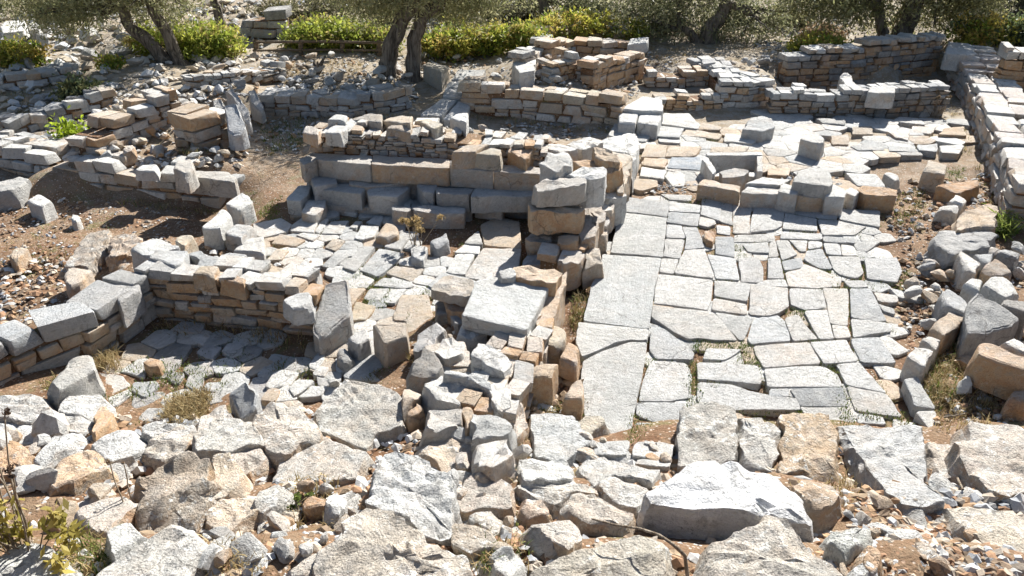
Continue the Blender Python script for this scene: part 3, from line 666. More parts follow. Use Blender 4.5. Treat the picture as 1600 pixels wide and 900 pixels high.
for s, z, h, t in (('1089,288 1098,279 1157,290 1156,300', .20,.24,(T_,.4)), ('1158,301 1170,290 1217,293 1218,304',.22,.26,(W_,.4)), ('1239,284 1247,267 1292,267 1302,285 1297,291',.40,.18,((.46,.45,.42),.1)), ('1246,305 1252,297 1296,302 1293,310',.22,.26,(T_,.4)), ('1216,299 1222,285 1248,294 1246,305',.28,.32,(W_,.35)), ('1290,307 1300,287 1321,295 1321,309',.28,.32,(W_,.3)), ('1340,297 1347,290 1401,297 1400,306 1352,304',.20,.24,(O_,.7)), ('1318,300 1330,292 1342,297 1338,308',.18,.3,(W_,.3)), ('1165,286 1190,276 1235,280 1218,290',.26,.3,(W_,.2)), ('1125,268 1150,262 1172,266 1160,276 1130,278',.24,.26,(G_,.2))):
    stone('stone', s, z=z, h=h+.03, t=t, parent=lw, seg=.07, bev=.010, rough=.02, maxring=4, flare=.01, tilt=(rg.gauss(0,.03), rg.gauss(0,.03)))
dv = group('dividing_wall', 'tall tumbled stack of split blocks between the two paved courts', 'wall', (880,430))
wall('wall', '', '905,440 930,390 958,335 984,285', .34, .40, .55, .10, MIXT+[(O_,.9),(W_,.4)], side=(-1,.15), ruin=.2, seed=33, rows=2, loose=.06, parent=dv, z=-.05)
DV = [('844,255 860,237 892,235 895,257 870,266',1.05,.34,(W_,.1)), ('876,272 900,260 950,262 945,278 917,279',.96,.40,(W_,.1)), ('831,287 860,278 915,275 917,286 877,294 838,298',.94,.24,((.58,.55,.50),.25)), ('826,317 837,310 905,318 912,326 908,334 830,329',.66,.28,(T_,.55)), ('823,366 832,361 867,366 866,378 824,376',.28,.16,(G_,.4)), ('824,377 866,379 864,388 826,388',.12,.2,(T_,.4)), ('875,370 885,362 906,364 904,380 876,380',.36,.34,(T_,.4)),
 ('870,402 898,396 915,384 908,410 880,413',.26,.34,(G_,.35)), ('911,402 920,385 940,390 942,410 914,414',.22,.32,(T_,.4)), ('815,407 825,395 852,400 850,414 818,416',.10,.2,(B_,.1)), ('930,328 940,313 962,313 960,327 940,332',.34,.34,(W_,.3)), ('937,308 950,278 977,280 975,308 950,312',.42,.44,(W_,.15)), ('928,341 950,337 951,350 930,352',.24,.3,(G_,.2)), ('925,366 940,352 950,358 947,370 930,372',.18,.3,(T_,.4)),
 ('895,250 970,250 974,262 955,271 905,260',.74,.3,(O_,.75)), ('925,227 965,243 972,252 930,246',.86,.22,(T_,.5)), ('955,236 990,236 985,262 975,300 965,300',.5,.55,((.60,.56,.48),.5)), ('860,262 900,262 905,300 880,330 850,330',.55,.6,(T_,.4)), ('905,288 925,285 945,335 925,375 905,370',.40,.5,(G_,.4)),
 ('920,226 990,205 1000,225 990,260 975,240',.42,.45,(W_,.2)), ('845,275 852,268 880,272 875,280',.72,.3,(W_,.3)), ('790,235 815,222 838,232 820,248',.80,.3,(O_,.55)), ('838,228 870,222 905,230 880,240',.78,.3,(W_,.4)), ('880,225 925,212 945,222 910,234',.72,.3,(W_,.3)), ('860,345 905,345 900,395 862,395',.18,.3,(R_,.5))]
for s, z, h, t in DV: stone('stone', s, z=z, h=h, t=t, parent=dv, seg=.07, bev=.010, rough=.026, maxring=6, tilt=(rg.gauss(0,.03), rg.gauss(0,.03)), cuts=3, ledge=rg.uniform(.06,.11), freq=4.5)
pl = group('wall_end', 'broad tooled marble block capping the wall stub in the middle', 'wall', (780,520))
stone('cap_block', '720,493 745,437 775,432 862,440 823,516', z=.46, h=.16, t=((.60,.60,.57),.0), parent=pl, seg=.07, bev=.016, rough=.008, maxring=6)
for s, z, h, t in (('672,450 692,430 742,438 738,462 700,462',.40,.12,((.52,.47,.40),.35)), ('800,416 848,418 879,421 868,444 846,440 805,434',.52,.3,(T_,.55)), ('690,466 735,470 730,490 700,486',.26,.2,(R_,.4)), ('680,470 700,468 705,490 685,492',.2,.25,(D_,.3)), ('728,500 820,520 832,512 842,472 760,462',.28,.35,((.60,.52,.42),.5)), ('838,470 862,448 880,424 884,445 862,500 840,512',.34,.5,((.62,.52,.42),.5)), ('705,490 728,486 730,506 712,508',.2,.3,(B_,.2)), ('775,427 800,417 806,432 778,434',.54,.3,(W_,.2))):
    stone('stone', s, z=z, h=h, t=t, parent=pl, seg=.06, bev=.009, rough=.022, maxring=5, ledge=.08)
sp = group('ruined_wall', 'rough spine of heaped blocks leading from the tooled block to the foreground', 'wall', (740,640))
wall('wall', '', '806,700 830,640 850,590 866,552', .38, .36, .55, .10, MIXT+[(W_,.5),(O_,.9)], side=(-1,.15), ruin=.2, seed=31, rows=3, loose=.06, parent=sp, z=.0)
wall('wall', '', '690,700 676,640 668,580', .22, .22, .4, .10, MIXT+MIXW, side=(1,.15), ruin=.3, seed=32, rows=2, loose=.08, parent=sp, z=.04)
SPN = [('637,575 665,542 692,572 685,590 640,590',.34,(D_,.1)), ('652,545 655,520 682,502 697,510 675,545',.30,(B_,.1)), ('675,550 697,522 732,542 717,557 697,562',.36,(W_,.15)), ('710,520 722,507 750,510 760,520 732,530',.3,(W_,.1)), ('735,555 742,535 800,547 790,580 775,577',.52,(W_,.15)), ('695,585 700,575 755,585 767,597 765,610 737,595',.46,(W_,.2)), ('657,610 675,590 712,592 735,605 720,635 687,625',.36,(W_,.15)), ('625,622 635,610 655,612 632,640',.26,(T_,.4)), ('635,645 660,625 662,637 645,652',.22,(O_,.5)), ('655,670 670,640 717,637 725,655 710,672',.30,(W_,.3)), ('732,645 760,640 800,650 805,680 740,685',.38,((.47,.47,.45),.1)),
 ('775,580 790,548 826,530 822,600 800,640 780,620',.34,((.62,.52,.42),.6)), ('760,600 790,585 800,630 770,640',.42,(W_,.35)), ('790,520 822,518 830,545 800,545',.30,(W_,.4)), ('720,640 740,630 745,660 728,670',.30,(T_,.5)), ('790,640 812,620 824,660 805,690',.22,(W_,.5)), ('690,640 725,636 735,650 700,658',.24,(T_,.4)), ('745,690 790,685 806,715 770,738 740,720',.34,(W_,.5))]
for s, u, t in SPN: stone('stone', s, up=u*.66, t=t, parent=sp, seg=.055, bev=.009, rough=.030, maxring=7, cuts=4, flare=.05, ledge=rg.uniform(.05,.1), freq=4.5, tilt=(rg.gauss(0,.08), rg.gauss(0,.1)))
# ---------------------------------------------------------------- loose rocks and fallen blocks, one object each
LR = random.Random(77)
def rock(name, label, s, up, t, cat='rock', group=None, **kw):
    kw.setdefault('seg', .042); kw.setdefault('bev', .022); kw['rough'] = kw.get('rough', .03)*1.0; kw.setdefault('cuts', 4); kw.setdefault('follow', .55); kw.setdefault('mat', MB); kw.setdefault('flare', .10 if kw['mat'] is MB else .02); kw.setdefault('ledge', LR.uniform(.06,.13) if kw['mat'] is MB else 0)
    if kw['mat'] is MB: t = (tuple(min(.82, c*1.12) for c in t[0]), t[1]+.1); up = max(up*.72, .075); kw.setdefault('freq', 3.4); kw['bev'] = .010
    if up >= .44 and cat != 'boulder': kw.setdefault('h', .2)
    o = stone(name, s, up=up, t=t, **kw); tag(o, label, cat, group); return o
L2 = (.60,.595,.57); YG = (.55,.50,.42)
FG = [
 ('grey_slab','dark pitted slab leaning behind the big white boulder','1065,634 1087,627 1152,635 1152,675 1149,722 1060,730 1058,690',.16,((.40,.39,.36),.1),dict(rough=.018,cuts=0,flare=0)),
 ('grey_slab','narrow grooved grey slab between the pitted slab and the orange rock','1155,640 1190,650 1215,670 1213,735 1160,725',.12,((.46,.44,.40),.2),dict(rough=.03,ridged=3)),
 ('rock','orange-brown rough rock in the row above the white boulder','1220,648 1250,644 1295,650 1309,672 1309,745 1217,742',.15,((.50,.42,.32),.5),dict(rough=.035)),
 ('grey_slab','long smooth grey slab with a hollow, right of the orange-brown rock','1316,665 1440,665 1450,735 1446,757 1478,790 1412,790 1372,755 1355,732',.07,((.47,.47,.46),.15),dict(rough=.015,cuts=0)),
 ('grey_slab','small wedge slab between the hollowed slab and the right boulder','1447,687 1509,699 1490,715 1489,747 1467,747',.06,((.50,.46,.41),.3),dict(rough=.015,cuts=0)),
 ('boulder','big grey boulder with dark underside at the right edge','1510,667 1532,659 1600,666 1640,690 1640,765 1560,772 1520,747 1497,715',.30,((.50,.49,.46),.25),dict(rough=.035)),
 ('tan_slab','tan flat slab in the bottom right corner','1477,792 1575,797 1620,820 1620,895 1550,862 1500,822',.06,((.56,.50,.41),.25),dict(rough=.016,cuts=0)),
 ('boulder','big boulder with white lichen top and dark front face','1012,764 1085,722 1140,720 1200,735 1222,748 1258,785 1272,815 1235,813 1180,805 1107,797 1017,787',.36,((.84,.84,.82),-.2),dict(rough=.02,dome=.02,cuts=2,bev=.03,ledge=.12,freq=3)),
 ('boulder','pale angular boulder at the bottom edge below the white-topped one','1080,885 1112,855 1150,825 1200,803 1232,813 1275,870 1305,880 1340,925 1080,925',.22,((.60,.56,.49),.15),dict(rough=.035)),
 ('boulder','cracked tan boulder at the bottom edge, left of the bent dry branch','850,880 907,855 1020,831 1037,838 1044,870 1043,925 800,925 825,900',.20,((.55,.50,.41),.25),dict(rough=.025)),
 ('rock','pointed rock with a black shaded end above the cracked tan boulder','877,795 900,766 925,770 998,806 975,826 900,812',.24,((.55,.52,.47),.2),dict(rough=.025)),
 ('rock','striped grey block with orange edge at the bottom left of the pointed rock','819,815 850,807 892,811 904,827 904,855 887,861 860,847',.14,((.47,.46,.43),.35),dict(rough=.018,ridged=2)),
 ('grey_slab','pale slab in front of the dark channel beside the long court slab','829,645 897,647 925,690 900,705 882,722 837,715',.04,((.56,.56,.54),.05),dict(rough=.012,cuts=0,follow=.9)),
 ('grey_slab','small squarish grey slab below the slab by the dark channel','810,720 882,720 895,730 894,750 815,750',.05,((.52,.52,.50),.1),dict(rough=.014,cuts=0,follow=.9)),
 ('grey_slab','flat grey slab with leaves left of the big white-topped boulder','910,712 940,712 972,722 1035,735 1015,755 960,745 932,762 907,737',.06,((.50,.50,.48),.1),dict(rough=.016,cuts=0,follow=.9)),
 ('grey_slab','flat grey slab touching the left end of the white-topped boulder','935,757 962,748 1012,760 992,795 950,777',.05,((.50,.50,.48),.15),dict(rough=.016,cuts=0,follow=.9)),
 ('rock','low whitish ledge behind the pointed rock','805,755 920,757 940,775 900,768 870,790 815,767',.07,((.58,.57,.53),.3),dict(rough=.02,cuts=0,follow=.8)),
 ('rock','small pinkish rock above the striped grey block','820,777 847,775 862,803 820,808',.08,((.60,.50,.43),.5),{}),
 ('rock','wedge-shaped tan stone lying on the end of the long court slab','895,660 912,647 937,647 946,662 917,680',.14,(Y_,.3),dict(follow=0,rough=.012)),
 ('grey_slab','large lichen-spotted grey slab, upper half above the crack','510,620 540,590 595,600 625,612 632,640 627,665 590,675 573,703 532,688 498,674 492,645',.16,((.50,.495,.46),.15),dict(rough=.014,cuts=0)),
 ('grey_slab','large smooth grey slab, lower half below the crack','498,678 530,691 572,706 560,747 475,757 425,755 437,717 480,680',.10,((.50,.495,.465),.15),dict(rough=.013,cuts=0)),
 ('boulder','standing boulder covered with white lichen in the bottom centre','597,704 625,705 670,720 707,750 705,782 707,825 715,857 675,838 650,824 610,802 578,782 583,737',.34,((.56,.56,.54),.0),dict(rough=.03,cuts=2,seg=.045)),
 ('boulder','lumpy weathered boulder at the bottom edge under the white lichen boulder','505,860 530,837 535,820 560,797 590,785 612,807 670,838 725,877 760,925 490,925',.20,((.52,.47,.40),.2),dict(rough=.045,freq=4.5,cuts=0,seg=.045)),
 ('rock','pinkish flaky slab right of the white lichen boulder','650,707 675,690 737,677 755,690 737,745 712,770 692,732',.10,((.60,.54,.46),.45),dict(rough=.02,ridged=2)),
 ('rock','grey stone between the pinkish flaky slab and the pale slab by the channel','757,697 800,677 808,700 780,735 755,725',.14,((.48,.48,.46),.3),{}),
 ('grey_slab','bluish slab with pink edge below the pinkish flaky slab','707,785 730,742 762,735 800,757 797,795 725,800',.08,((.48,.49,.48),.35),dict(rough=.014,cuts=0)),
 ('rock','brown layered rock right of the lumpy bottom boulder','712,815 737,822 785,847 762,862 717,847',.12,((.47,.42,.35),.25),dict(ridged=3)),
 ('rock','small grey split rock above the brown layered rock','737,800 775,800 797,815 775,832 735,816',.12,((.46,.43,.38),.3),{}),
 ('rock','small pale stone half in shade left of the white lichen boulder','507,800 522,767 557,762 545,785 525,806',.16,(L2,.1),{}),
 ('rock','white stone at the bottom edge right of the lumpy boulder','772,862 800,857 815,880 800,905 780,892',.12,((.64,.64,.61),.05),{}),
 ('rock','pale lumpy stone below the lower cracked slab','398,777 425,760 450,762 452,780 412,800 398,797',.12,((.60,.57,.51),.25),{}),
 ('rock','rounded orange-red stone beside the small green plant','470,785 482,772 502,775 502,790 475,797',.10,(R_,.9),dict(mat=MS)),
 ('rock','flat orange stone below the pale lumpy stone','403,830 437,797 452,807 450,820 420,837',.07,(O_,.8),dict(mat=MS)),
 ('rock','white and brown stone left of the lumpy bottom boulder','437,885 465,862 497,855 502,865 492,895 450,900',.10,((.60,.56,.49),.4),{}),
 ('boulder','dark deeply wrinkled boulder in the lower left','210,775 217,752 240,732 275,712 300,705 332,720 322,760 317,795 290,820 250,837 220,847 222,812',.22,((.42,.385,.33),.3),dict(rough=.04,ridged=5,cuts=0,seg=.04,tilt=(0,.35))),
 ('rock','grey block with orange side below the wrinkled boulder','112,807 140,782 187,775 210,787 162,836 122,816',.22,((.56,.56,.54),.5),dict(rough=.016)),
 ('rock','small white block against the foot of the wrinkled boulder','167,837 205,812 220,835 172,868',.16,((.66,.66,.63),.05),dict(rough=.014)),
 ('boulder','broad white rock at the bottom edge under the wrinkled boulder','140,905 162,882 250,825 287,822 312,835 317,855 287,882 290,925 140,925',.14,((.66,.64,.59),.15),dict(rough=.025)),
 ('rock','white rock in the bottom left corner behind the dry plant','-20,880 25,850 75,850 118,900 110,925 -20,925',.20,((.66,.66,.62),.05),dict(rough=.025)),
 ('rock','orange crumbly rock behind the dry flower stalks','80,737 85,717 125,700 150,705 175,720 170,735 140,745 120,757 82,757',.16,((.60,.47,.35),.75),dict(rough=.035)),
 ('rock','orange rock at the left edge behind the tall dry stalks','-10,692 30,692 42,702 40,735 -10,742',.16,(O_,.8),dict(rough=.03)),
 ('rock','cream rock at the right shoulder of the wrinkled boulder','332,717 350,705 382,745 375,757 335,780 322,787 325,760',.16,((.64,.58,.47),.3),dict(rough=.028)),
 ('rock','grey mottled rock above the cream rock','347,700 400,690 418,718 385,740 360,722',.14,((.55,.53,.49),.3),dict(rough=.03)),
 ('rock','pinkish broad rock below the cream rock','315,800 350,782 410,770 412,790 350,836 332,822',.12,((.60,.54,.46),.45),dict(rough=.025)),
 ('grey_slab','pale flat rock beside the orange crumbly rock','137,687 200,670 225,690 212,710 175,720 160,710',.12,(L2,.15),dict(rough=.018)),
 ('grey_slab','pale flat rock above the wrinkled boulder','230,685 275,665 312,670 280,712 245,722 222,712',.12,((.62,.59,.53),.25),dict(rough=.02)),
 ('grey_slab','black-streaked white slab behind the dry flower stalks','50,724 82,680 125,672 107,695 70,727',.14,((.60,.60,.58),.1),dict(rough=.016)),
 ('rock','grey crusted rock right of the pale flat rock','312,672 345,650 385,652 425,690 400,700 350,705 300,702',.20,((.56,.54,.49),.25),dict(rough=.035)),
 ('rock','crusted pale rock beside the lichen-spotted slab','395,650 430,625 490,650 495,680 440,715 405,695',.18,((.57,.55,.50),.2),dict(rough=.035)),
 ('grey_slab','wide pale slab at the left edge below the sunken room wall','-20,622 15,615 60,615 80,635 50,660 -20,648',.16,(L2,.1),dict(rough=.014,cuts=1)),
 ('grey_slab','pale slab at the left edge just above the dry stalks','-20,664 37,659 57,662 68,680 40,692 -20,692',.12,(L2,.1),dict(rough=.014,cuts=1)),
 ('grey_slab','pale slab right of the wide left-edge slab','90,642 110,620 160,617 162,625 145,652',.14,(L2,.1),dict(rough=.012,cuts=1)),
 ('grey_slab','pale slab in front of the orange-edged stone','77,672 95,647 142,654 147,667 130,680',.12,(L2,.15),dict(rough=.012,cuts=1)),
 ('rock','orange-faced stone between the pale slabs at the left','147,649 162,629 175,645 165,664 142,682',.14,(O_,.7),dict(rough=.014,mat=MS)),
 ('rock','pale rock below the dry grass hollow of the sunken room','222,664 250,659 295,662 310,677 260,690 222,682',.10,(L2,.2),dict(rough=.02)),
 ('rock','long pale rock below the tilted grey block','300,664 332,640 350,637 377,665 382,682 312,692',.14,(L2,.2),dict(rough=.02)),
 ('block','tilted tooled grey block standing at the front of the sunken room','357,614 382,594 405,612 400,637 377,653',.24,((.54,.55,.55),.1),dict(rough=.008,cuts=0,mat=MS,tilt=(.5,.3),follow=0)),
 ('block','rough block lying against the foot of the sunken room left wall','65,597 102,574 105,557 142,554 150,575 130,590 100,607 82,612',.24,((.58,.56,.51),.25),dict(rough=.018,mat=MS,follow=0)),
 ('block','leaning tooled slab closing the end of the honey-coloured wall','487,522 495,480 510,442 545,434 546,490 525,512 500,536',.32,((.52,.52,.50),.1),dict(rough=.012,cuts=1,mat=MS,follow=0,tilt=(0,.35),h=.4)),
 ('block','tan cube tipped on its corner in the middle of the left court','582,507 635,503 637,525 600,537',.27,((.60,.53,.44),.25),dict(rough=.008,cuts=0,mat=MS,follow=0,tilt=(-.15,.1))),
 ('block','small grey block left of the tipped tan cube','541,527 572,512 577,525 560,538',.22,(L2,.15),dict(rough=.010,cuts=1,mat=MS,follow=0)),
 ('rock','small dark stone on the paving below the small grey block','522,557 530,542 545,547 552,556 540,568',.13,(D_,.1),dict(rough=.014,mat=MS,follow=0)),
 ('block','orange brick lying on the floor of the sunken room','222,566 235,558 253,562 250,572 232,574',.10,(O_,1.0),dict(rough=.006,cuts=0,mat=MS,follow=0)),
 # left court
 ('block','pale block with orange top on the left court near the dry weeds','585,367 600,347 622,350 622,366 607,373',.12,(T_,.5),dict(rough=.010,mat=MS,follow=0)),
 ('rock','bluish triangular stone beside the dry weeds','671,376 700,362 702,378 682,386',.16,(B_,.05),dict(rough=.012,mat=MS,follow=0)),
 ('rock','small pale stone in front of the dry weeds','640,402 650,382 667,385 660,408',.12,(L2,.1),dict(rough=.012,mat=MS,follow=0)),
 ('block','long pale block at the corner of the earth pit, nearer one','314,355 347,326 361,332 342,357',.30,(W_,.15),dict(rough=.012,mat=MS,follow=0,cuts=1)),
 ('block','rough pale block at the corner of the earth pit, farther one','352,318 375,297 397,315 372,331',.30,(W_,.3),dict(rough=.02,mat=MS,follow=0,cuts=2)),
 ('rock','broad white stone at the left end of the honey-coloured wall top','201,387 235,369 250,372 282,385 275,392 225,399',.32,(W_,.05),dict(rough=.016,mat=MS,follow=0)),
 ('block','squared grey block on the corner of the sunken room walls','232,401 242,390 292,390 283,411 275,418',.58,(L2,.1),dict(rough=.010,mat=MS,follow=0,cuts=1)),
 ('block','dark shaded block on the inner corner of the sunken room left wall','165,442 192,430 215,433 218,450 185,475',.5,(B_,.05),dict(rough=.012,mat=MS,follow=0,cuts=1,h=.3)),
 ('rock','grey stone on the honey-coloured wall right of the squared block','290,396 312,390 332,400 322,411',.5,((.50,.50,.48),.15),dict(rough=.016,mat=MS,follow=0)),
 ('grey_slab','flat grey slab on the honey-coloured wall top','330,408 355,393 385,397 370,418',.5,((.52,.53,.53),.05),dict(rough=.010,mat=MS,follow=0,cuts=1)),
 ('rock','small pale stone above the squared grey block','272,376 282,365 307,367 286,386',.34,(Y_,.2),dict(rough=.014,mat=MS,follow=0)),
 ('rock','grey triangular rock in front of the pit corner blocks','350,363 370,347 397,352 380,373',.22,(L2,.1),dict(rough=.016,mat=MS,follow=0)),
 ('rock','large white slab left of the small paving, below the triangular rock','362,392 382,373 412,367 412,396',.14,(W_,.05),dict(rough=.012,mat=MS,follow=0)),
 ('rock','cream stone on the middle of the honey-coloured wall','300,426 315,412 342,415 335,431',.62,(Y_,.3),dict(rough=.012,mat=MS,follow=0)),
 ('rock','orange-edged stone on the honey-coloured wall near its middle','342,433 355,427 385,432 380,444',.60,(O_,.5),dict(rough=.012,mat=MS,follow=0)),
 ('rock','broad tan rock on the right half of the honey-coloured wall','402,418 415,410 460,420 445,438',.46,(T_,.4),dict(rough=.018,mat=MS,follow=0)),
 ('rock','pale cracked rock right of the broad tan rock','462,423 472,412 500,417 495,436',.44,(L2,.2),dict(rough=.018,mat=MS,follow=0)),
 ('rock','grey boulder tip on the right end of the honey-coloured wall','440,466 460,455 488,456 486,476 462,482',.5,(L2,.15),dict(rough=.02,mat=MS,follow=0)),
 # pit
 ('rock','brown ridged rock lying on the earth below the pit','100,412 140,362 165,357 172,365 150,402 140,416',.18,((.42,.38,.33),.4),dict(rough=.03,ridged=3,follow=.3)),
 ('rock','pinkish ridged rock right of the brown ridged rock','170,405 177,362 215,360 218,376 178,404',.24,((.54,.46,.38),.4),dict(rough=.025,ridged=3,follow=.3)),
 ('rock','cream rock behind the top of the sunken room left wall','100,427 107,415 142,420 126,440 105,450',.22,((.60,.52,.43),.4),dict(rough=.02,mat=MS)),
 ('block','white squared stone on the shaded floor of the earth pit','41,313 60,302 82,312 62,323',.24,(W_,.05),dict(rough=.010,mat=MS,follow=0)),
 ('rock','small round white stone on the earth of the pit','110,340 113,334 121,334 125,340 120,345 113,345',.14,(W_,.1),dict(rough=.008,mat=MS,follow=0)),
 ('block','tan block on the earth at the left edge','12,398 25,384 44,387 24,406',.16,(T_,.3),dict(rough=.010,mat=MS,follow=0)),
 ('grey_slab','broken grey slab leaning at the left end of the pit wall','-10,286 32,275 47,280 25,297 -10,302',.18,(G_,.1),dict(rough=.02,mat=MS,follow=0)),
 ('block','long smooth block on the pit wall at its right end','270,274 292,265 358,268 371,278 366,284',.62,((.56,.54,.50),.25),dict(rough=.012,mat=MS,follow=0,cuts=1,h=.26)),
 ('block','white flat block on the pit wall left of the long smooth one','208,266 222,257 247,256 244,267',.62,(W_,.1),dict(rough=.010,mat=MS,follow=0,h=.16)),
 ('rock','rough grey boulder perched above the long smooth block','270,262 280,250 300,248 303,262 290,272',.84,((.55,.52,.47),.3),dict(rough=.016,mat=MS,follow=0,h=.3)),
 ('grey_slab','tall leaning slab at the round structure, nearer one','356,205 350,165 368,160 384,195 376,210 366,212',.55,((.56,.57,.57),.05),dict(rough=.010,cuts=0,mat=MS,follow=0,tilt=(0,.5),h=.4)),
 ('grey_slab','tall leaning slab at the round structure, farther one','362,150 352,142 362,138 388,170 392,192 384,194',.62,((.58,.58,.57),.05),dict(rough=.010,cuts=0,mat=MS,follow=0,tilt=(-.1,.5),h=.4)),
 ('grey_slab','leaning slab left of the two tall leaning slabs','338,176 332,158 344,152 356,172 352,182',.5,((.58,.57,.54),.1),dict(rough=.010,cuts=0,mat=MS,follow=0,tilt=(0,.45),h=.35)),
 ('grey_slab','short pale leaning slab right of the tall leaning slabs','392,160 388,142 398,140 412,166 408,176',.45,((.60,.58,.54),.15),dict(rough=.010,cuts=0,mat=MS,follow=0,tilt=(0,.45),h=.35)),
 # upper wall tops
 ('block','large white block perched at the front corner of the coursed wall top','800,98 815,90 838,92 835,110 812,114',.3,(W_,.15),dict(rough=.010,mat=MS,follow=0,cuts=1)),
 ('block','flat white slab lying on the slab steps right of the coursed wall','967,170 1007,149 1035,155 1036,173 1000,172',.28,(W_,.1),dict(rough=.016,mat=MS,follow=0,cuts=1)),
 ('block','pale block with a round socket below the flat white slab','995,191 1002,174 1036,174 1028,196',.24,(W_,.1),dict(rough=.008,mat=MS,follow=0,cuts=0)),
 ('block','white block left of the socketed block','967,191 967,174 1000,173 992,193',.24,(W_,.1),dict(rough=.008,mat=MS,follow=0,cuts=1)),
 ('block','squared pale block standing on the upper paving before the shaded room','1251,216 1265,203 1290,214 1285,226',.30,(W_,.2),dict(rough=.014,mat=MS,follow=0,cuts=2)),
 ('block','big white block lying on the far end of the long right wall','1477,82 1483,63 1520,72 1523,84 1500,86',.78,(W_,.15),dict(rough=.016,mat=MS,follow=0,cuts=2,h=.35)),
 ('block','pale upright corner block of the short wall in the shaded room','1312,120 1318,113 1330,114 1333,128 1343,136 1338,141 1322,134',.62,(W_,.1),dict(rough=.010,mat=MS,follow=0,cuts=1,h=.5)),
 ('block','large rectangular block on the front wall of the shaded room','1356,144 1360,135 1399,135 1398,145',.58,(W_,.2),dict(rough=.010,mat=MS,follow=0,cuts=0,h=.3)),
 ('rock','dark reddish stone on the large paved court','1098,365 1102,359 1118,361 1119,367 1112,380 1104,377',.08,(R_,.8),dict(rough=.012,mat=MS,follow=0)),
 ('block','pale block on the gravel beside the right end of the upper paving','1160,201 1175,180 1205,180 1210,200 1190,206',.25,(G_,.2),dict(rough=.02,mat=MS,follow=0)),
 ('block','squared white block lying near the upper left corner','0,40 8,33 38,31 42,43 36,48 4,52',.5,(W_,.05),dict(rough=.008,mat=MS,follow=0,cuts=0)),
 ('block','grey block right of the squared white block in the upper left','42,38 52,33 62,37 60,44 46,46',.35,(G_,.1),dict(rough=.008,mat=MS,follow=0,cuts=0)),
 ('block','fallen pale beam beside the foot of the double olive tree','660,101 668,97 702,103 690,112',.3,(Y_,.3),dict(rough=.008,mat=MS,follow=0,cuts=0)),
 ('block','squared grey block with white top right of the topmost wall','980,70 985,60 1014,57 1012,66',.45,(W_,.1),dict(rough=.008,mat=MS,follow=0,cuts=0)),
 # right side
 ('rock','grey ridged rock at the near end of the long right wall','1450,371 1470,360 1545,355 1562,365 1537,387 1482,398',.22,((.46,.46,.45),.15),dict(rough=.03,ridged=4,mat=MS,follow=.3)),
 ('rock','tan flaky ledge at the foot of the long right wall','1500,333 1532,321 1557,315 1560,330 1552,353 1487,361',.25,((.58,.48,.37),.5),dict(rough=.03,ridged=4,mat=MS,follow=.3)),
 ('rock','white flat stone on the gravel beside the tan ledge','1464,326 1470,319 1497,320 1497,331',.18,(W_,.15),dict(rough=.010,mat=MS,follow=0)),
 ('rock','rust-orange rock on the gravel near the long right wall','1462,291 1495,282 1532,281 1535,291 1500,301',.18,(R_,.8),dict(rough=.025,mat=MS,follow=0)),
 ('block','tan cube stone at the end of the upper paving','1442,263 1452,249 1480,257 1477,273',.28,(T_,.4),dict(rough=.010,mat=MS,follow=0,cuts=1)),
 ('rock','pale stone right of the rust-orange rock','1482,312 1494,303 1512,310 1506,320',.2,(W_,.2),dict(rough=.012,mat=MS,follow=0)),
 ('rock','small white stone on the grass patch by the orange block','1381,271 1387,266 1410,276 1400,283',.16,(W_,.1),dict(rough=.010,mat=MS,follow=0)),
 ('rock','upright split white block in the right rubble heap','1495,396 1504,386 1532,410 1525,426 1507,418',.28,(W_,.3),dict(rough=.012,mat=MS,follow=0)),
 ('rock','grey stone right of the upright split block','1520,396 1555,397 1545,413 1534,410',.26,(G_,.2),dict(rough=.014,mat=MS,follow=0)),
 ('rock','rough brown boulder in the right rubble heap','1535,421 1555,402 1575,407 1582,425 1550,428',.26,((.38,.34,.30),.4),dict(rough=.03,mat=MS,follow=0)),
 ('rock','bluish oblong stone at the foot of the long right wall','1557,391 1562,386 1595,392 1592,403',.22,(B_,.05),dict(rough=.010,mat=MS,follow=0)),
 ('rock','pale pointed stone at the lower part of the right rubble heap','1536,441 1547,430 1570,432 1597,455 1570,466',.26,(W_,.1),dict(rough=.014,mat=MS,follow=0)),
 ('rock','white stone left of the pale pointed stone','1504,443 1517,434 1535,437 1532,456',.2,(W_,.1),dict(rough=.014,mat=MS,follow=0)),
 ('grey_slab','large dark grey slab propped up at the right','1510,520 1512,475 1528,456 1570,477 1599,500 1540,523',.36,((.36,.37,.37),.05),dict(rough=.016,mat=MS,follow=0,cuts=1,tilt=(-.1,.25))),
 ('grey_slab','bluish flat rock left of the large dark grey slab','1470,456 1482,450 1512,465 1520,475 1510,490 1472,473',.26,(B_,.05),dict(rough=.016,mat=MS,follow=0)),
 ('block','tan kerb block beside the dry hollow, upper one','1455,506 1485,485 1510,495 1476,526',.24,((.58,.50,.41),.3),dict(rough=.012,mat=MS,follow=0,cuts=1)),
 ('block','white kerb block beside the dry hollow, lowest one','1415,556 1432,540 1460,546 1445,573',.24,(W_,.15),dict(rough=.012,mat=MS,follow=0,cuts=1)),
 ('block','white kerb block between the tan and the lowest kerb blocks','1440,526 1452,521 1474,530 1461,546',.24,(W_,.2),dict(rough=.012,mat=MS,follow=0,cuts=1)),
 ('rock','large block with orange face above the dry hollow','1525,541 1540,532 1610,560 1610,582 1532,554',.40,((.60,.48,.38),.8),dict(rough=.014,mat=MS,follow=0,cuts=1,h=.34)),
 ('rock','white wedge stone on top of the orange-faced block','1560,533 1580,524 1610,542 1605,556',.42,(W_,.2),dict(rough=.012,mat=MS,follow=0)),
 ('rock','dark stone at the right edge above the large dark slab','1560,476 1567,466 1610,470 1610,490',.3,(D_,.1),dict(rough=.014,mat=MS,follow=0)),
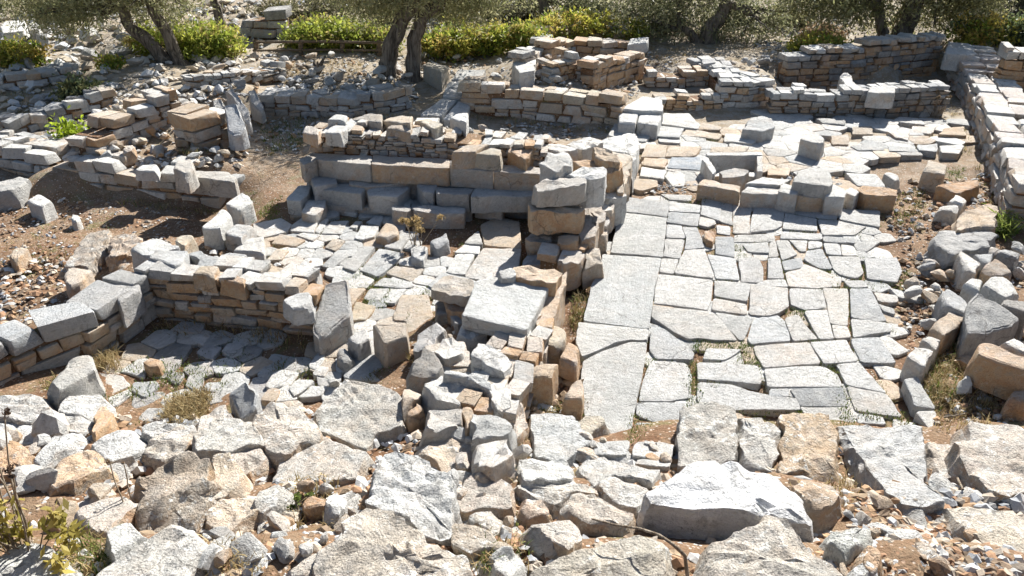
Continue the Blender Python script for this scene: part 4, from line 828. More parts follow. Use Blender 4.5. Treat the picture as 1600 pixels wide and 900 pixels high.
 ('rock','small rust stone at the right edge below the orange-faced block','1570,626 1582,610 1610,607 1610,630',.2,(R_,.7),dict(rough=.018,mat=MS,follow=0)),
 ('rock','brown upright rock right of the white-topped boulder','1235,755 1265,745 1300,750 1300,790 1280,800',.26,((.46,.38,.30),.5),dict(rough=.035)),
 ('rock','grey-green flat stone right of the pale angular boulder','1293,850 1300,830 1355,815 1365,832 1330,862',.16,((.52,.52,.47),.15),dict(rough=.02)),
 ('rock','orange-brown stone below the grey-green flat stone','1345,862 1352,848 1375,850 1380,875 1365,892 1350,880',.16,((.50,.38,.28),.6),dict(rough=.02)),
 ('rock','small pale rock at the bottom edge right of the angular boulder','1330,895 1350,880 1370,890 1375,915 1330,920',.12,((.56,.55,.52),.1),dict(rough=.02)),
 ('rock','orange block wedged in the dark channel','837,532 855,505 880,510 886,525 872,541',.30,(Y_,.3),dict(rough=.012,mat=MS,follow=0)),
 ('rock','honey cube stone in the channel beside the long court slab','875,558 887,533 907,540 900,571',.26,(O_,.5),dict(rough=.012,mat=MS,follow=0,h=.2)),
 ('rock','white-topped orange block lower in the channel','825,586 832,570 872,562 862,589',.34,(T_,.7),dict(rough=.012,mat=MS,follow=0)),
 ('rock','flaky white rock at the lower end of the channel','877,622 887,600 907,585 910,624',.20,((.62,.54,.45),.6),dict(rough=.02,mat=MS,follow=0)),
 ('rock','flat pale stone overlapping the long court slab below the stacked wall','942,411 945,403 972,416 971,425 942,428',.20,(W_,.2),dict(rough=.010,mat=MS,follow=0,h=.08)),
]
for nm, lb, s, up, t, kw in FG:
    rock(nm, lb, s, up, t, {'rock':'rock','boulder':'boulder','grey_slab':'slab','tan_slab':'slab','block':'stone block'}[nm], **kw)
for i, (s, t) in enumerate((('547,186 560,178 597,178 595,191',(T_,.3)), ('596,188 612,180 645,180 642,193',(T_,.2)), ('646,188 667,184 692,195 680,202',(Y_,.3)), ('600,201 612,196 645,196 642,205',(T_,.3)), ('507,207 525,193 545,197 535,209',(W_,.2)), ('512,186 520,178 542,180 540,191',(W_,.2)), ('702,184 715,174 732,175 730,191',(W_,.1)), ('470,205 480,195 500,200 495,212',(W_,.4)))):
    o = stone('capping_stone', s, z=.98, h=.18, t=t, parent=bw, seg=.08, bev=.02, rough=.02, cuts=2, tilt=(rg.gauss(0,.08), rg.gauss(0,.08)))

# ---------------------------------------------------------------- rubble: countable heaps as things, the small stuff as one mesh each
ORD = 'first second third fourth fifth sixth seventh eighth ninth tenth eleventh twelfth thirteenth fourteenth fifteenth sixteenth seventeenth eighteenth nineteenth twentieth twenty-first twenty-second twenty-third twenty-fourth twenty-fifth'.split()
def scatter(region, n, size, mixt, label, group, seed, lift=.18, name='rubble_stone', up=0):
    rng = random.Random(seed); reg = P(region); x0 = min(p[0] for p in reg); x1 = max(p[0] for p in reg); y0 = min(p[1] for p in reg); y1 = max(p[1] for p in reg); k = 0; spots = []
    while len(spots) < n:
        x = rng.uniform(x0, x1); y = rng.uniform(y0, y1)
        if inpoly(x, y, reg): spots.append((x, y))
    spots.sort()
    for x, y in spots:
        k += 1
        p = hit(x, y, up); d = (p-Vector((0,0,CAM_H))).length
        s = rng.uniform(*size)**1.0*d/FPX
        t = rng.choice(mixt)
        o = place(rng.choice(ROCKS), name, p+Vector((0,0,s*lift*rng.uniform(.4,1.3))), (s*rng.uniform(.9,1.25), s*rng.uniform(.75,1.1), s*rng.uniform(.6,1)), rng.uniform(0, 6.28), (rng.gauss(0,.25), rng.gauss(0,.25)), None, t, rng)
        q = o.color; cw = 'orange-brown' if q[0] > q[2]*1.7 else 'tan' if q[0] > q[2]*1.25 else 'bluish' if q[2] > q[0] else 'pale' if q[0] > .6 else 'grey'
        tag(o, '%s %s, %s from left' % (cw, label, ORD[k-1]), 'stone', group)
FGM = [((.66,.64,.59),.25),((.58,.57,.54),.1),((.62,.55,.46),.45),((.70,.69,.66),.05),((.52,.50,.46),.2)]
MROCK = [rock_mesh(100+i, MB, (.42,.55,.65)[i % 3], 3) for i in range(10)]
HEAPS = [
 ('60,60 200,65 220,110 100,130 20,110',18,(12,30),MIXB+MIXW,'block lying on the terrace left of the leaning olive','blocks left of the leaning olive'),
 ('300,95 420,85 560,90 470,110 320,118',12,(10,26),MIXW,'stone on the terrace in front of the wooden railing','stones before the railing'),
 ('0,690 120,680 200,760 120,830 0,800',14,(22,60),MIXT+MIXW,'stone lying on the slope behind the dead flower stalks','stones behind the flower stalks'),
 ('340,780 560,760 570,850 420,900 300,890',20,(16,46),MIXT+MIXW,'broken stone left of the lumpy bottom boulder','stones on the reddish earth'),
 ('700,690 820,690 830,860 740,870 700,800',18,(18,50),MIXT+MIXW,'broken stone right of the white lichen boulder','stones right of the white lichen boulder'),
 ('900,690 1060,690 1040,740 920,720',10,(12,32),MIXW+MIXT,'small stone on the flat slabs below the long court slab','stones on the flat slabs'),
 ('1290,780 1480,790 1590,880 1560,900 1300,900',16,(10,34),MIXO+MIXW,'stone chip on the gravel in the lower right','chips on the lower right gravel'),
 ('1430,400 1500,450 1470,560 1420,470',12,(12,30),MIXW+MIXT,'small stone on the strip right of the large paved court','stones right of the court'),
 ('1480,560 1600,580 1600,660 1500,660',12,(12,34),MIXO+MIXB,'stone on the earth above the right edge boulder','stones above the right boulder'),
 ('420,600 640,560 660,640 500,640 430,680',8,(12,26),MIXW,'small stone around the large lichen-spotted slab','stones around the lichen-spotted slab'),
 ('150,185 290,140 300,180 200,240 130,230',22,(12,26),MIXW+MIXT,'rubble stone on the upper left slanting wall','rubble on the slanting wall'),
 ('120,235 270,215 360,245 340,262 230,262 150,262',24,(10,26),MIXT+MIXW,'rubble stone heaped above the earth pit wall','rubble above the pit wall'),
 ('0,235 110,225 130,255 60,255 0,250',14,(14,28),MIXW,'rubble stone above the left end of the pit wall','rubble at the pit wall left end'),
 ('440,115 640,110 650,165 470,170',20,(12,30),MIXB+MIXW,'tumbled stone around the double olive foot','stones around the double olive foot'),
 ('290,120 440,110 450,140 300,165',14,(8,22),MIXW+MIXB,'stone on the terrace between the two olives','stones on the middle terrace'),
 ('480,185 800,205 860,225 800,235 500,232',16,(10,22),MIXT+MIXW,'small stone lying on the rubble wall behind the bench','stones on the bench back wall'),
 ('1440,385 1600,390 1600,470 1500,450 1420,430',20,(10,34),MIXB+MIXW,'rubble stone in the right-hand heap','right rubble heap'),
 ('790,105 860,95 870,140 800,150 760,135',12,(10,24),MIXW+MIXT,'rubble stone on the platform above the coursed wall','rubble on the platform'),
 ('1140,95 1205,90 1200,125 1140,125',12,(10,20),MIXB,'rubble stone on the broad pale wall end','rubble on the broad wall end'),
 ('640,90 800,70 860,85 800,100 700,105',12,(8,20),MIXW,'small stone on the path edge below the green bushes','stones below the green bushes'),
 ('60,150 170,140 160,190 40,200',14,(8,22),MIXB,'shaded stone of the upper left row','tumbled row in the upper left'),
 ('700,520 840,510 850,640 760,690 700,640',12,(10,24),MIXT+MIXW,'small stone wedged in the rough spine wall','stones wedged in the spine'),
]
for i, (r, n, sz, mx, lb, gr) in enumerate(HEAPS): scatter(r, n, sz, mx, lb, gr, 40+i, lift=.35)

def big_scatter(region, n, size, label, group, seed):
    rng = random.Random(seed); reg = P(region); spots = []
    xs = [p[0] for p in reg]; ys = [p[1] for p in reg]
    while len(spots) < n:
        x = rng.uniform(min(xs), max(xs)); y = rng.uniform(min(ys), max(ys))
        if inpoly(x, y, reg) and all(abs(x-a)+abs(y-b) > size[0]*.8 for a, b in spots): spots.append((x, y))
    for k, (x, y) in enumerate(sorted(spots)):
        p = hit(x, y); s = rng.uniform(*size)*(p-Vector((0,0,CAM_H))).length/FPX
        o = place(rng.choice(MROCK), 'rock', p+Vector((0,0,-.03)), (s*rng.uniform(1,1.3), s*rng.uniform(.75,1.05), s*rng.uniform(.4,.65)), rng.uniform(0,6.28), (rng.gauss(0,.15)+.25, rng.gauss(0,.15)), None, rng.choice(FGM), rng)
        tag(o, '%s, %s from left' % (label, ORD[k]), 'rock', group)
big_scatter('0,700 210,690 230,860 60,900 0,880', 12, (45,85), 'jagged rock on the slope around the dead flower stalks', 'rocks around the flower stalks', 201)
big_scatter('230,690 430,680 480,760 420,890 300,890', 12, (45,85), 'jagged rock on the slope right of the wrinkled boulder', 'rocks right of the wrinkled boulder', 202)
big_scatter('640,680 820,680 830,890 740,890', 12, (45,85), 'jagged rock right of the white lichen boulder', 'rocks right of the white lichen boulder', 203)
big_scatter('820,700 1010,720 990,850 850,830', 9, (40,75), 'jagged rock on the slope left of the white-topped boulder', 'rocks left of the white-topped boulder', 204)
big_scatter('820,740 1000,745 960,790 830,800', 7, (35,60), 'flat rock on the slope above the pointed rock', 'flat rocks above the pointed rock', 206)
big_scatter('1310,830 1560,840 1590,895 1330,895', 9, (30,62), 'rock on the gravel at the lower right edge', 'rocks at the lower right edge', 207)
big_scatter('1290,740 1500,760 1560,800 1480,880 1320,870', 8, (40,70), 'jagged rock on the gravel right of the white-topped boulder', 'rocks right of the white-topped boulder', 205)
def oct_stones(name, label, specs, seed, parent=None, cat='rubble'):
    """small angular stones and gravel nobody could count: one mesh"""
    rs = np.random.RandomState(seed); rng = random.Random(seed)
    base = np.array([[1,0,0],[-1,0,0],[0,1,0],[0,-1,0],[0,0,1],[0,0,-1],[.62,.55,.5],[-.55,.6,.45],[.5,-.62,.5],[-.6,-.5,.5]])
    F0 = np.array([[0,6,4],[6,2,4],[2,7,4],[7,1,4],[1,9,4],[9,3,4],[3,8,4],[8,0,4],[0,2,6],[2,1,7],[1,3,9],[3,0,8],[2,0,5],[1,2,5],[3,1,5],[0,3,5]])
    Vs = []; Fs = []; Cs = []; k = 0
    for region, n, size, cols, lift in specs:
        reg = P(region); x0 = min(p[0] for p in reg); x1 = max(p[0] for p in reg); y0 = min(p[1] for p in reg); y1 = max(p[1] for p in reg); c = 0
        while c < n:
            x = rng.uniform(x0, x1); y = rng.uniform(y0, y1)
            if not inpoly(x, y, reg): continue
            c += 1
            p = hit(x, y); d = (p-Vector((0,0,CAM_H))).length
            s = (size[0]+(size[1]-size[0])*rng.random()**2.2)*d/FPX*.5
            v = base*(1+rs.uniform(-.3,.3,(10,3)))*np.array([s*rng.uniform(.8,1.4), s*rng.uniform(.7,1), s*rng.uniform(.4,.8)])
            a = rng.uniform(0,6.28); ca, sa = math.cos(a), math.sin(a); tx = rng.gauss(0,.3)
            v = np.stack([v[:,0]*ca-v[:,1]*sa, v[:,0]*sa+v[:,1]*ca, v[:,2]+v[:,0]*tx], -1)
            Vs.append(v+np.array([p.x, p.y, p.z-.03+s*lift])); Fs.append(F0+k*10); k += 1
            col = np.array(rng.choice(cols))*rng.uniform(.7,1.15); Cs.append(np.repeat(np.minimum(col,.85)[None], 10, 0))
    o = bulk(name, MPEB, np.concatenate(Vs), np.concatenate(Fs), np.concatenate(Cs)); tag(o, label, cat, kind='stuff'); return o
CG = [(.55,.54,.51),(.42,.41,.39),(.45,.38,.30),(.38,.25,.15),(.34,.35,.36)]; CO = [(.33,.20,.12),(.36,.27,.18),(.25,.15,.09),(.38,.33,.27),(.22,.16,.11)]; CW2 = [(.58,.57,.54),(.44,.43,.41),(.48,.42,.34),(.36,.37,.38),(.5,.44,.35)]
oct_stones('gravel', 'loose gravel and stone chips strewn over the earth between the ruins', [
 ('0,660 480,640 800,700 800,900 0,900', 3000, (3,26), CO+CG+CG, .25), ('800,700 1600,690 1600,900 800,900', 3600, (3,26), CO+CG+CG, .25), ('1280,770 1480,790 1600,890 1600,900 1290,900', 3000, (2,22), CO+CO+CG, .35),
 ('1380,280 1560,270 1560,400 1440,420 1390,360', 900, (2,12), CO+CG, .4), ('1400,400 1600,400 1600,660 1460,660 1400,500', 1500, (2,14), CO+CG, .4),
 ('0,400 100,400 130,470 0,520', 420, (2,14), CO+CG, .3), ('0,300 330,330 200,420 0,420', 900, (1.5,8), CO+CG, .3), ('400,160 480,170 470,240 400,240', 250, (2,10), CG, .3),
 ('640,540 850,440 900,640 700,700', 1300, (4,20), CO+CG, .8), ('780,190 990,195 970,230 800,220', 300, (2,9), CG, .3), ('1000,280 1080,285 1070,300 1000,300', 200, (2,9), CG, .3)], 5, cat='gravel')
oct_stones('far_rubble', 'field of small grey and white stones covering the terraces at the back', [
 ('0,40 400,60 440,120 300,160 100,240 0,240', 800, (3,22), CW2, .3), ('400,85 1000,80 1200,100 1200,140 960,120 640,120 420,130', 1300, (2,9), CG, .3), ('0,0 560,0 560,70 300,60 0,50', 600, (3,20), CW2, .35),
 ('650,0 860,0 860,60 660,60', 900, (4,16), CW2, .4), ('1150,30 1330,20 1330,80 1200,95', 800, (2,9), CW2, .35), ('1480,20 1600,20 1600,70 1500,70', 300, (2,9), CW2, .3)], 6)
oct_stones('wall_rubble', 'small broken stones and chips lodged in and on the ruined walls', [
 ('130,150 420,140 380,260 120,262', 700, (4,14), CG, .5), ('480,190 860,205 860,240 490,235', 300, (4,12), CG, 1.0), ('430,110 650,110 650,170 430,175', 350, (4,14), CW2+[B_,B_], .5), ('780,85 1000,75 1000,150 780,150', 500, (3,11), CG+[O_], .5),
 ('1210,80 1480,75 1490,180 1210,180', 250, (3,10), CG, .4), ('300,380 480,400 500,430 300,440', 100, (4,14), CG, .8), ('820,270 980,240 960,400 880,420', 250, (4,14), CG, .4), ('1060,255 1330,255 1400,310 1090,300', 160, (3,12), CG, .4)], 7)
# ---------------------------------------------------------------- vegetation
def leaves(name, blobs, n, size, cols, mat, parent, seed, clump=40, spread=.16, droop=.0, shell=.35, asp=.28):
    """leaf faces in clumps through the volume of a few ellipsoids (centre, radii)"""
    rs = np.random.RandomState(seed); vol = np.array([r[0]*r[1]*r[2] for _, r in blobs])**.75; pr = vol/vol.sum()
    nc = max(1, n//clump); bi = rs.choice(len(blobs), nc, p=pr)
    C = np.array([b[0] for b in blobs])[bi]; Rr = np.array([b[1] for b in blobs])[bi]
    d = rs.normal(size=(nc,3)); d /= np.linalg.norm(d, axis=1)[:,None]; rad = (shell+(1-shell)*rs.rand(nc)**.6)*(1+.16*rs.normal(size=nc))
    cc = C+d*Rr*rad[:,None]
    m = nc*clump; sp = spread*(.6+.8*rs.rand(nc))
    ctr = np.repeat(cc, clump, 0)+rs.normal(size=(m,3))*np.repeat(sp, clump)[:,None]*np.array([1,1,.75])
    ax = rs.normal(size=(m,3))+np.repeat(d, clump, 0)*.6; ax[:,2] -= droop; ax /= np.linalg.norm(ax, axis=1)[:,None]
    sd2 = np.cross(ax, rs.normal(size=(m,3))); sd2 /= np.linalg.norm(sd2, axis=1)[:,None]+1e-9
    L = size*(.6+.8*rs.rand(m))[:,None]; Wd = L*asp
    V = np.stack([ctr-ax*L*.5, ctr+sd2*Wd*.5, ctr+ax*L*.5, ctr-sd2*Wd*.5], 1).reshape(-1,3)
    F = np.arange(m*4).reshape(-1,4)
    cb = np.array(cols)[rs.choice(len(cols), nc)]; col = np.repeat(cb, clump, 0)*(.7+.6*rs.rand(m))[:,None]
    return bulk(name, mat, V, F, np.repeat(col, 4, 0), parent)
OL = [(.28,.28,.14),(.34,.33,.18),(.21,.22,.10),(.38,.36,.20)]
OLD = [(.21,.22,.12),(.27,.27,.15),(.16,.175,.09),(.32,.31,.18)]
def limb(a, b, r0, r1, seed, n=8, wob=.12):
    a = Vector(a); b = Vector(b); pts = []; rad = []
    for i in range(n+1):
        f = i/n; p = a.lerp(b, f)
        p += noise.noise_vector(Vector((f*2.2+seed, seed*.7, 0)))*wob*math.sin(math.pi*min(1, f*1.0))*(b-a).length*.5
        pts.append(p); rad.append(r0+(r1-r0)*f)
    return pts, rad
def olive(label, base, trunks, blobs, n, cols, seed, size=.10, group='olive trees among the ruins', name='olive_tree', droop=.25, spread=.22, shell=.25):
    """trunks: list of ([(px,py)...], r0, r1) drawn in the vertical plane of the base; blobs (px,py,dY,rx,ry,rz)"""
    b = hit(*base); root = empty(name, b); tag(root, label, 'tree', group); rng = random.Random(seed); ends = []
    for path, r0, r1 in trunks:
        pts = [atY(x, y, b.y) for x, y in path]; pts[0].z -= .15
        # smooth the path
        fine = []
        for i in range(len(pts)-1):
            for k in range(5):
                f = k/5; p = pts[i].lerp(pts[i+1], f); p += noise.noise_vector(Vector((i+f, seed, 0)))*.05; fine.append(p)
        fine.append(pts[-1]); N = len(fine)
        rad = [(r0+(r1-r0)*i/(N-1))*(1+.7*max(0, 1-i/3.0)**1.5) for i in range(N)]
        tubes_obj('trunk', [(fine, rad)], MBARK, root, sides=14, seed=seed, gn=.32)
        ends.append((fine[-1], rad[-1]))
    B = [(tuple(atY(x, y, b.y+dy)), (rx, ry, rz)) for x, y, dy, rx, ry, rz in blobs]
    lst = []
    for c, r in B:
        e, re = min(ends, key=lambda q: (q[0]-Vector(c)).length)
        lst.append(limb(e-Vector((0,0,.1)), c, re*.75, .025, rng.random()*50))
        for k in range(5):
            q = Vector(c)+Vector((rng.gauss(0,.5)*r[0], rng.gauss(0,.5)*r[1], rng.gauss(0,.4)*r[2]))
            st_ = Vector(e).lerp(Vector(c), rng.uniform(.4,1)); lst.append(limb(st_, q, re*.3, .01, rng.random()*50, 6, .2))
    tubes_obj('limbs', lst, MBARK, root, sides=7, seed=seed, gn=.2)
    leaves('crown', B, n, size, cols, MLEAF, root, seed, 42, spread, droop, shell, .24)
    return root
olive('olive tree with two trunks leaning left in the upper left', (274,97), [([(270,99),(252,84),(228,62),(206,44),(196,28),(185,5)], .17, .10), ([(284,95),(272,74),(256,44),(240,18),(232,-8)], .14, .09)],
      [(150,-10,0,1.6,1.3,.75),(235,-30,.4,1.5,1.3,.8),(70,-20,.3,1.2,1.1,.6),(190,-80,0,1.5,1.3,.6),(100,15,-.2,.8,.8,.35),(275,-5,.5,.7,.7,.4),(110,32,.5,.6,.6,.22),(60,12,.2,.8,.7,.35)], 24000, OL, 3, size=.11)
olive('double-trunked olive tree beside the slab path', (628,118), [([(607,120),(604,100),(612,70),(628,38),(645,5),(652,-25)], .185, .13), ([(645,122),(644,96),(648,62),(660,32),(680,5),(695,-20)], .165, .11)],
      [(620,-20,.2,1.3,1.1,.5),(700,-15,.3,1.1,1.0,.5),(560,-35,-.1,1.0,.9,.55),(770,-25,.2,.9,.9,.5),(660,-90,0,1.5,1.2,.5),(600,18,1.0,.6,.5,.25),(735,10,.6,.6,.6,.25),(585,8,.3,.6,.5,.25),(690,18,.5,.6,.5,.2)], 32000, OL, 5, size=.10)
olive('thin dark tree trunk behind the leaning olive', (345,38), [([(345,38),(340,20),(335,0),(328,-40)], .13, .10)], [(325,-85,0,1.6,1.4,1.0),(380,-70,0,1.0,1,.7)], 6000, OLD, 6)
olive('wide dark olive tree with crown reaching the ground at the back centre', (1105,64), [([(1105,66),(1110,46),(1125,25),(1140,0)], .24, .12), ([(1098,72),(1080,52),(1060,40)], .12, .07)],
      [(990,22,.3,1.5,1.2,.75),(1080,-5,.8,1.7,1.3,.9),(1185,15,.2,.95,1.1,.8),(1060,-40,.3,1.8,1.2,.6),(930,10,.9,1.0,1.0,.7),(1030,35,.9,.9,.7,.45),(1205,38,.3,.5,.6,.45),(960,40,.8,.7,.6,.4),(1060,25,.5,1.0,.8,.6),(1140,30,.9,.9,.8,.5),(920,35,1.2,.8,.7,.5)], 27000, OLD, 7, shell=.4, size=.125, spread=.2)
olive('olive tree with broad pale crown above the shaded room', (1400,78), [([(1400,82),(1408,58),(1420,30),(1430,0),(1436,-30)], .26, .16), ([(1388,82),(1380,50),(1372,20),(1366,-10)], .15, .10)],
      [(1310,5,.2,1.2,1.1,.5),(1400,-15,.2,1.4,1.2,.6),(1490,5,.3,1.0,1.0,.55),(1400,-55,0,1.8,1.2,.6),(1450,-70,0,1.6,1.3,.6),(1540,-65,0,1.4,1.2,.6),(1275,-15,.2,.9,.9,.45),(1530,-20,.4,.9,.9,.5),(1395,40,.9,.5,.4,.25),(1270,0,.4,.7,.7,.35),(1520,10,.5,.6,.6,.4),(1335,18,.4,.7,.6,.3),(1470,22,.5,.6,.6,.3)], 40000, OL+[(.18,.18,.09),(.22,.21,.09)], 8, size=.12)
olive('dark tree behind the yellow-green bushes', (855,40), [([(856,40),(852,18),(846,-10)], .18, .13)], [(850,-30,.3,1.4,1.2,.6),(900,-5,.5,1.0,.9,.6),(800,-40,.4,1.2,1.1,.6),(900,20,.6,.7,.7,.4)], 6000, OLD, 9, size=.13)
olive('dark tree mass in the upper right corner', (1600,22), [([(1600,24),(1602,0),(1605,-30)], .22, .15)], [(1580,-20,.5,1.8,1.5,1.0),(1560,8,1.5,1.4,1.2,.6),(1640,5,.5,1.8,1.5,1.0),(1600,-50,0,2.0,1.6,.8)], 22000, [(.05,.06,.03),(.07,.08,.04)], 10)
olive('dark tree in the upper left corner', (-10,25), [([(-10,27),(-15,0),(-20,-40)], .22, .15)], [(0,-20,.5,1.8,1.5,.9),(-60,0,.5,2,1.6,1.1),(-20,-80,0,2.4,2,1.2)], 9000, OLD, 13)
BG1 = [(.30,.34,.06),(.24,.29,.05),(.40,.41,.08),(.17,.22,.04),(.34,.28,.10)]; BG2 = [(.36,.35,.06),(.28,.32,.06),(.42,.36,.09),(.18,.24,.04),(.38,.28,.08)]; BG3 = [(.10,.13,.06),(.13,.16,.08)]
def bush(label, blobs, n, cols, seed, size=.10, group='evergreen bushes at the back', name='bush', asp=.42):
    x, y, w_, h_ = blobs[0]; b0 = hit(x, y); root = empty(name, b0); tag(root, label, 'bush', group); B = []
    lst = []; rng = random.Random(seed)
    for (x, y, w_, h_) in blobs:     # foot pixel, width px, height px
        b = hit(x, y); d = (b-Vector((0,0,CAM_H))).length; rx = w_*d/FPX/2; rz = h_*d/FPX/2
        B.append(((b.x, b.y, b.z+rz*.85), (rx, rx*.75, rz)))
        for k in range(6): lst.append(limb(b, (b.x+rng.gauss(0,.5)*rx, b.y+rng.gauss(0,.4)*rx, b.z+rz*rng.uniform(.6,1.6)), .02, .006, rng.random()*40, 5, .15))
    tubes_obj('stems', lst, MTWIG, root, sides=5)
    leaves('foliage', B, n, size, cols, MLEAF, root, seed, 26, .10, -.5, .35, asp)
bush('green bush around the foot of the leaning olive', [(310,88,110,48),(240,84,60,38),(352,86,50,35),(320,76,80,36)], 13000, BG1, 21)
bush('bright green bush behind the wooden railing', [(520,74,110,42),(470,74,50,32),(570,76,50,40),(600,80,50,40)], 11000, BG1, 22)
bush('bright green bush right of the double olive trunks', [(720,84,110,40),(680,84,60,30),(770,84,70,45),(820,84,70,50),(715,66,30,40)], 14000, BG1+BG2, 23)
bush('yellow-green bush rising behind the topmost wall', [(900,68,110,50),(850,72,60,45),(960,66,70,38),(990,66,40,30)], 12000, BG2, 24)
bush('round yellowish bush left of the shaded room', [(1276,84,70,24)], 4000, BG2, 25)
bush('reddish brown dry shrub behind the round yellowish bush', [(1285,66,60,24)], 2000, [(.22,.15,.09),(.18,.14,.09)], 26, group='dry shrubs')
bush('small yellow-green bush at the left edge', [(38,102,58,30),(20,100,30,20)], 3500, BG2, 27)
bush('dull green shrub on the upper left terrace', [(130,158,48,28)], 2500, BG3+[(.17,.17,.07)], 28)
bush('tiny bright green shoot above the pit wall', [(113,220,22,26)], 500, [(.30,.38,.03),(.24,.32,.03)], 29)
bush('yellowish shrub row behind the long right wall', [(1520,70,70,40),(1560,66,60,30)], 4500, BG2+BG3, 30)
bush('dark green shrub at the right edge behind the orange wall', [(1600,70,70,38)], 3500, BG3, 31)
bush('green tuft at the near end of the long right wall', [(1570,362,22,20)], 500, [(.12,.20,.03),(.2,.24,.06)], 32, asp=.12, size=.14)
bush('small yellow-green plant below the leaning olive', [(176,105,20,14)], 500, BG2, 33)
for i, (x, y, w_, h_) in enumerate(((450,30,90,30),(780,40,70,34),(820,30,60,30),(700,30,80,34),(520,30,80,36),(1240,40,60,25),(610,40,60,30))):
    bush(('grey dry scrub bush on the slope, upper left of the railing','grey scrub bush above the bright green bush','grey scrub bush left of the dark back tree','grey scrub bush on the slope behind the double olive','dark scrub bush behind the railing bush','grey scrub bush right of the wide dark olive','scrub bush on the slope left behind the double olive')[i], [(x,y,w_,h_)], 1800, [(.16,.15,.08),(.20,.18,.11),(.12,.12,.06)], 60+i, group='scrub on the far slope')
# wooden railing
fr = empty('wooden_fence', hit(500,84)); tag(fr, 'brown wooden post-and-rail fence in front of the bright green bush', 'fence')
Yf = hit(500,84).y
tubes_obj('rail', [([atY(395,66,Yf), atY(500,65,Yf), atY(604,67,Yf)], [.032,.032,.032])], MWOOD, fr, sides=8)
tubes_obj('rail', [([atY(395,79,Yf), atY(500,78,Yf), atY(604,79,Yf)], [.026,.026,.026])], MWOOD, fr, sides=8)
for x in (400, 470, 535, 592):
    tubes_obj('post', [([atY(x,62,Yf+.05), atY(x,80,Yf+.05), atY(x,96,Yf+.05)], [.055,.06,.06])], MWOOD, fr, sides=8)
# dead stump
sb = hit(495,112); stp = empty('tree_stump', sb); tag(stp, 'blackened dead stump left of the double olive', 'stump')
for k in range(5): tubes_obj('snag', [limb(sb, sb+Vector((RNG.uniform(-.35,.35), RNG.uniform(-.2,.2), RNG.uniform(.15,.4))), .09, .02, k*3.1, 6, .3)], MBARK, stp, sides=7, gn=.4)
# ---- grass: blades in joints and dry tufts
def blades(name, label, specs, seed, cat='grass', lift=0):
    rng = random.Random(seed); V = []; F = []; C = []
    for region, n, (h0, h1), cols, tuft in specs:
        reg = P(region) if isinstance(region, str) else region; x0 = min(p[0] for p in reg); x1 = max(p[0] for p in reg); y0 = min(p[1] for p in reg); y1 = max(p[1] for p in reg); c = 0
        while c < n:
            x = rng.uniform(x0, x1); y = rng.uniform(y0, y1)
            if not inpoly(x, y, reg): continue
            c += 1; p = hit(x, y, lift); p.z -= .03
            for k in range(tuft):
                q = p+Vector((rng.gauss(0,.035), rng.gauss(0,.035), 0)); h = rng.uniform(h0, h1); a = rng.uniform(0,6.28); ln = rng.uniform(.2,1.0)*h
                w_ = rng.uniform(.0025,.005); s_ = Vector((-math.sin(a), math.cos(a), 0))*w_; m_ = q+Vector((math.cos(a)*ln*.4, math.sin(a)*ln*.4, h*.6)); e = q+Vector((math.cos(a)*ln, math.sin(a)*ln, h*rng.uniform(.7,1)))
                i = len(V); V += [q-s_, q+s_, m_+s_*.8, m_-s_*.8, e+s_*.2, e-s_*.2]; F += [(i,i+1,i+2,i+3), (i+3,i+2,i+4,i+5)]
                col = rng.choice(cols); kk = rng.uniform(.7,1.2); C += [(col[0]*kk, col[1]*kk, col[2]*kk)]*6
    o = bulk(name, MGRASS, np.array([tuple(v) for v in V]), np.array(F), np.array(C)); tag(o, label, cat, kind='stuff'); return o
GR = [(.12,.17,.03),(.09,.14,.025),(.18,.20,.05)]; DG = [(.38,.29,.14),(.30,.21,.10),(.46,.37,.20),(.22,.17,.07)]
joints = [((1085,531,1175,546),120),((1078,560,1092,640),110),((1160,545,1185,575),70),((1150,380,1165,402),60),((1340,395,1352,440),50),((1325,450,1332,530),40),((1222,480,1260,492),50),((1285,570,1312,590),40),((1314,600,1326,655),60),((1222,400,1232,445),40),((1280,415,1310,430),40),((1055,340,1060,350),10),((1400,420,1425,450),60),((1012,560,1020,600),20),((988,640,996,690),30),((1245,634,1262,650),40),((1300,440,1370,452),40)]
jr = random.Random(5); edge_specs = []
for q in mp_+lc_+rm_+up_:
    for i in range(len(q)):
        if jr.random() < .30:
            (a, b), (c, d) = q[i], q[(i+1) % len(q)]
            edge_specs.append(([(a-1.2,b-1),(a+1.2,b+1),(c+1.2,d+1),(c-1.2,d-1)], max(2, int(math.hypot(c-a, d-b)/4)), (.012,.035), [(.12,.17,.03),(.16,.17,.05),(.24,.19,.09),(.09,.12,.03)], 5))
blades('joint_weeds', 'low green weeds growing in the paving joints', [([(a,b),(c,b),(c,d),(a,d)], int(n*.6), (.012,.035), GR, 5) for (a,b,c,d), n in joints] + edge_specs + [
 ('540,400 640,430 600,460 540,450', 140, (.02,.05), GR, 5), ('585,430 615,470 560,490', 60, (.02,.05), GR, 5), ('640,500 690,440 660,450', 40, (.02,.05), GR, 5), ('430,560 500,560 470,620 420,630', 120, (.02,.06), GR+DG, 5), ('395,335 440,300 430,345', 80, (.02,.05), GR, 5), ('200,560 300,560 300,620 200,620', 60, (.02,.05), GR, 4), ('240,580 300,560 380,520 400,560 300,610', 80, (.02,.05), GR, 4), ('365,310 400,290 395,345 370,345', 60, (.02,.05), GR, 5), ('400,190 480,180 470,230 420,240', 160, (.03,.07), GR, 5), ('1390,300 1450,290 1440,360 1400,350', 140, (.02,.05), GR+DG, 5), ('1450,260 1510,260 1500,280 1450,280', 80, (.02,.05), GR, 5)], 71, lift=.025)
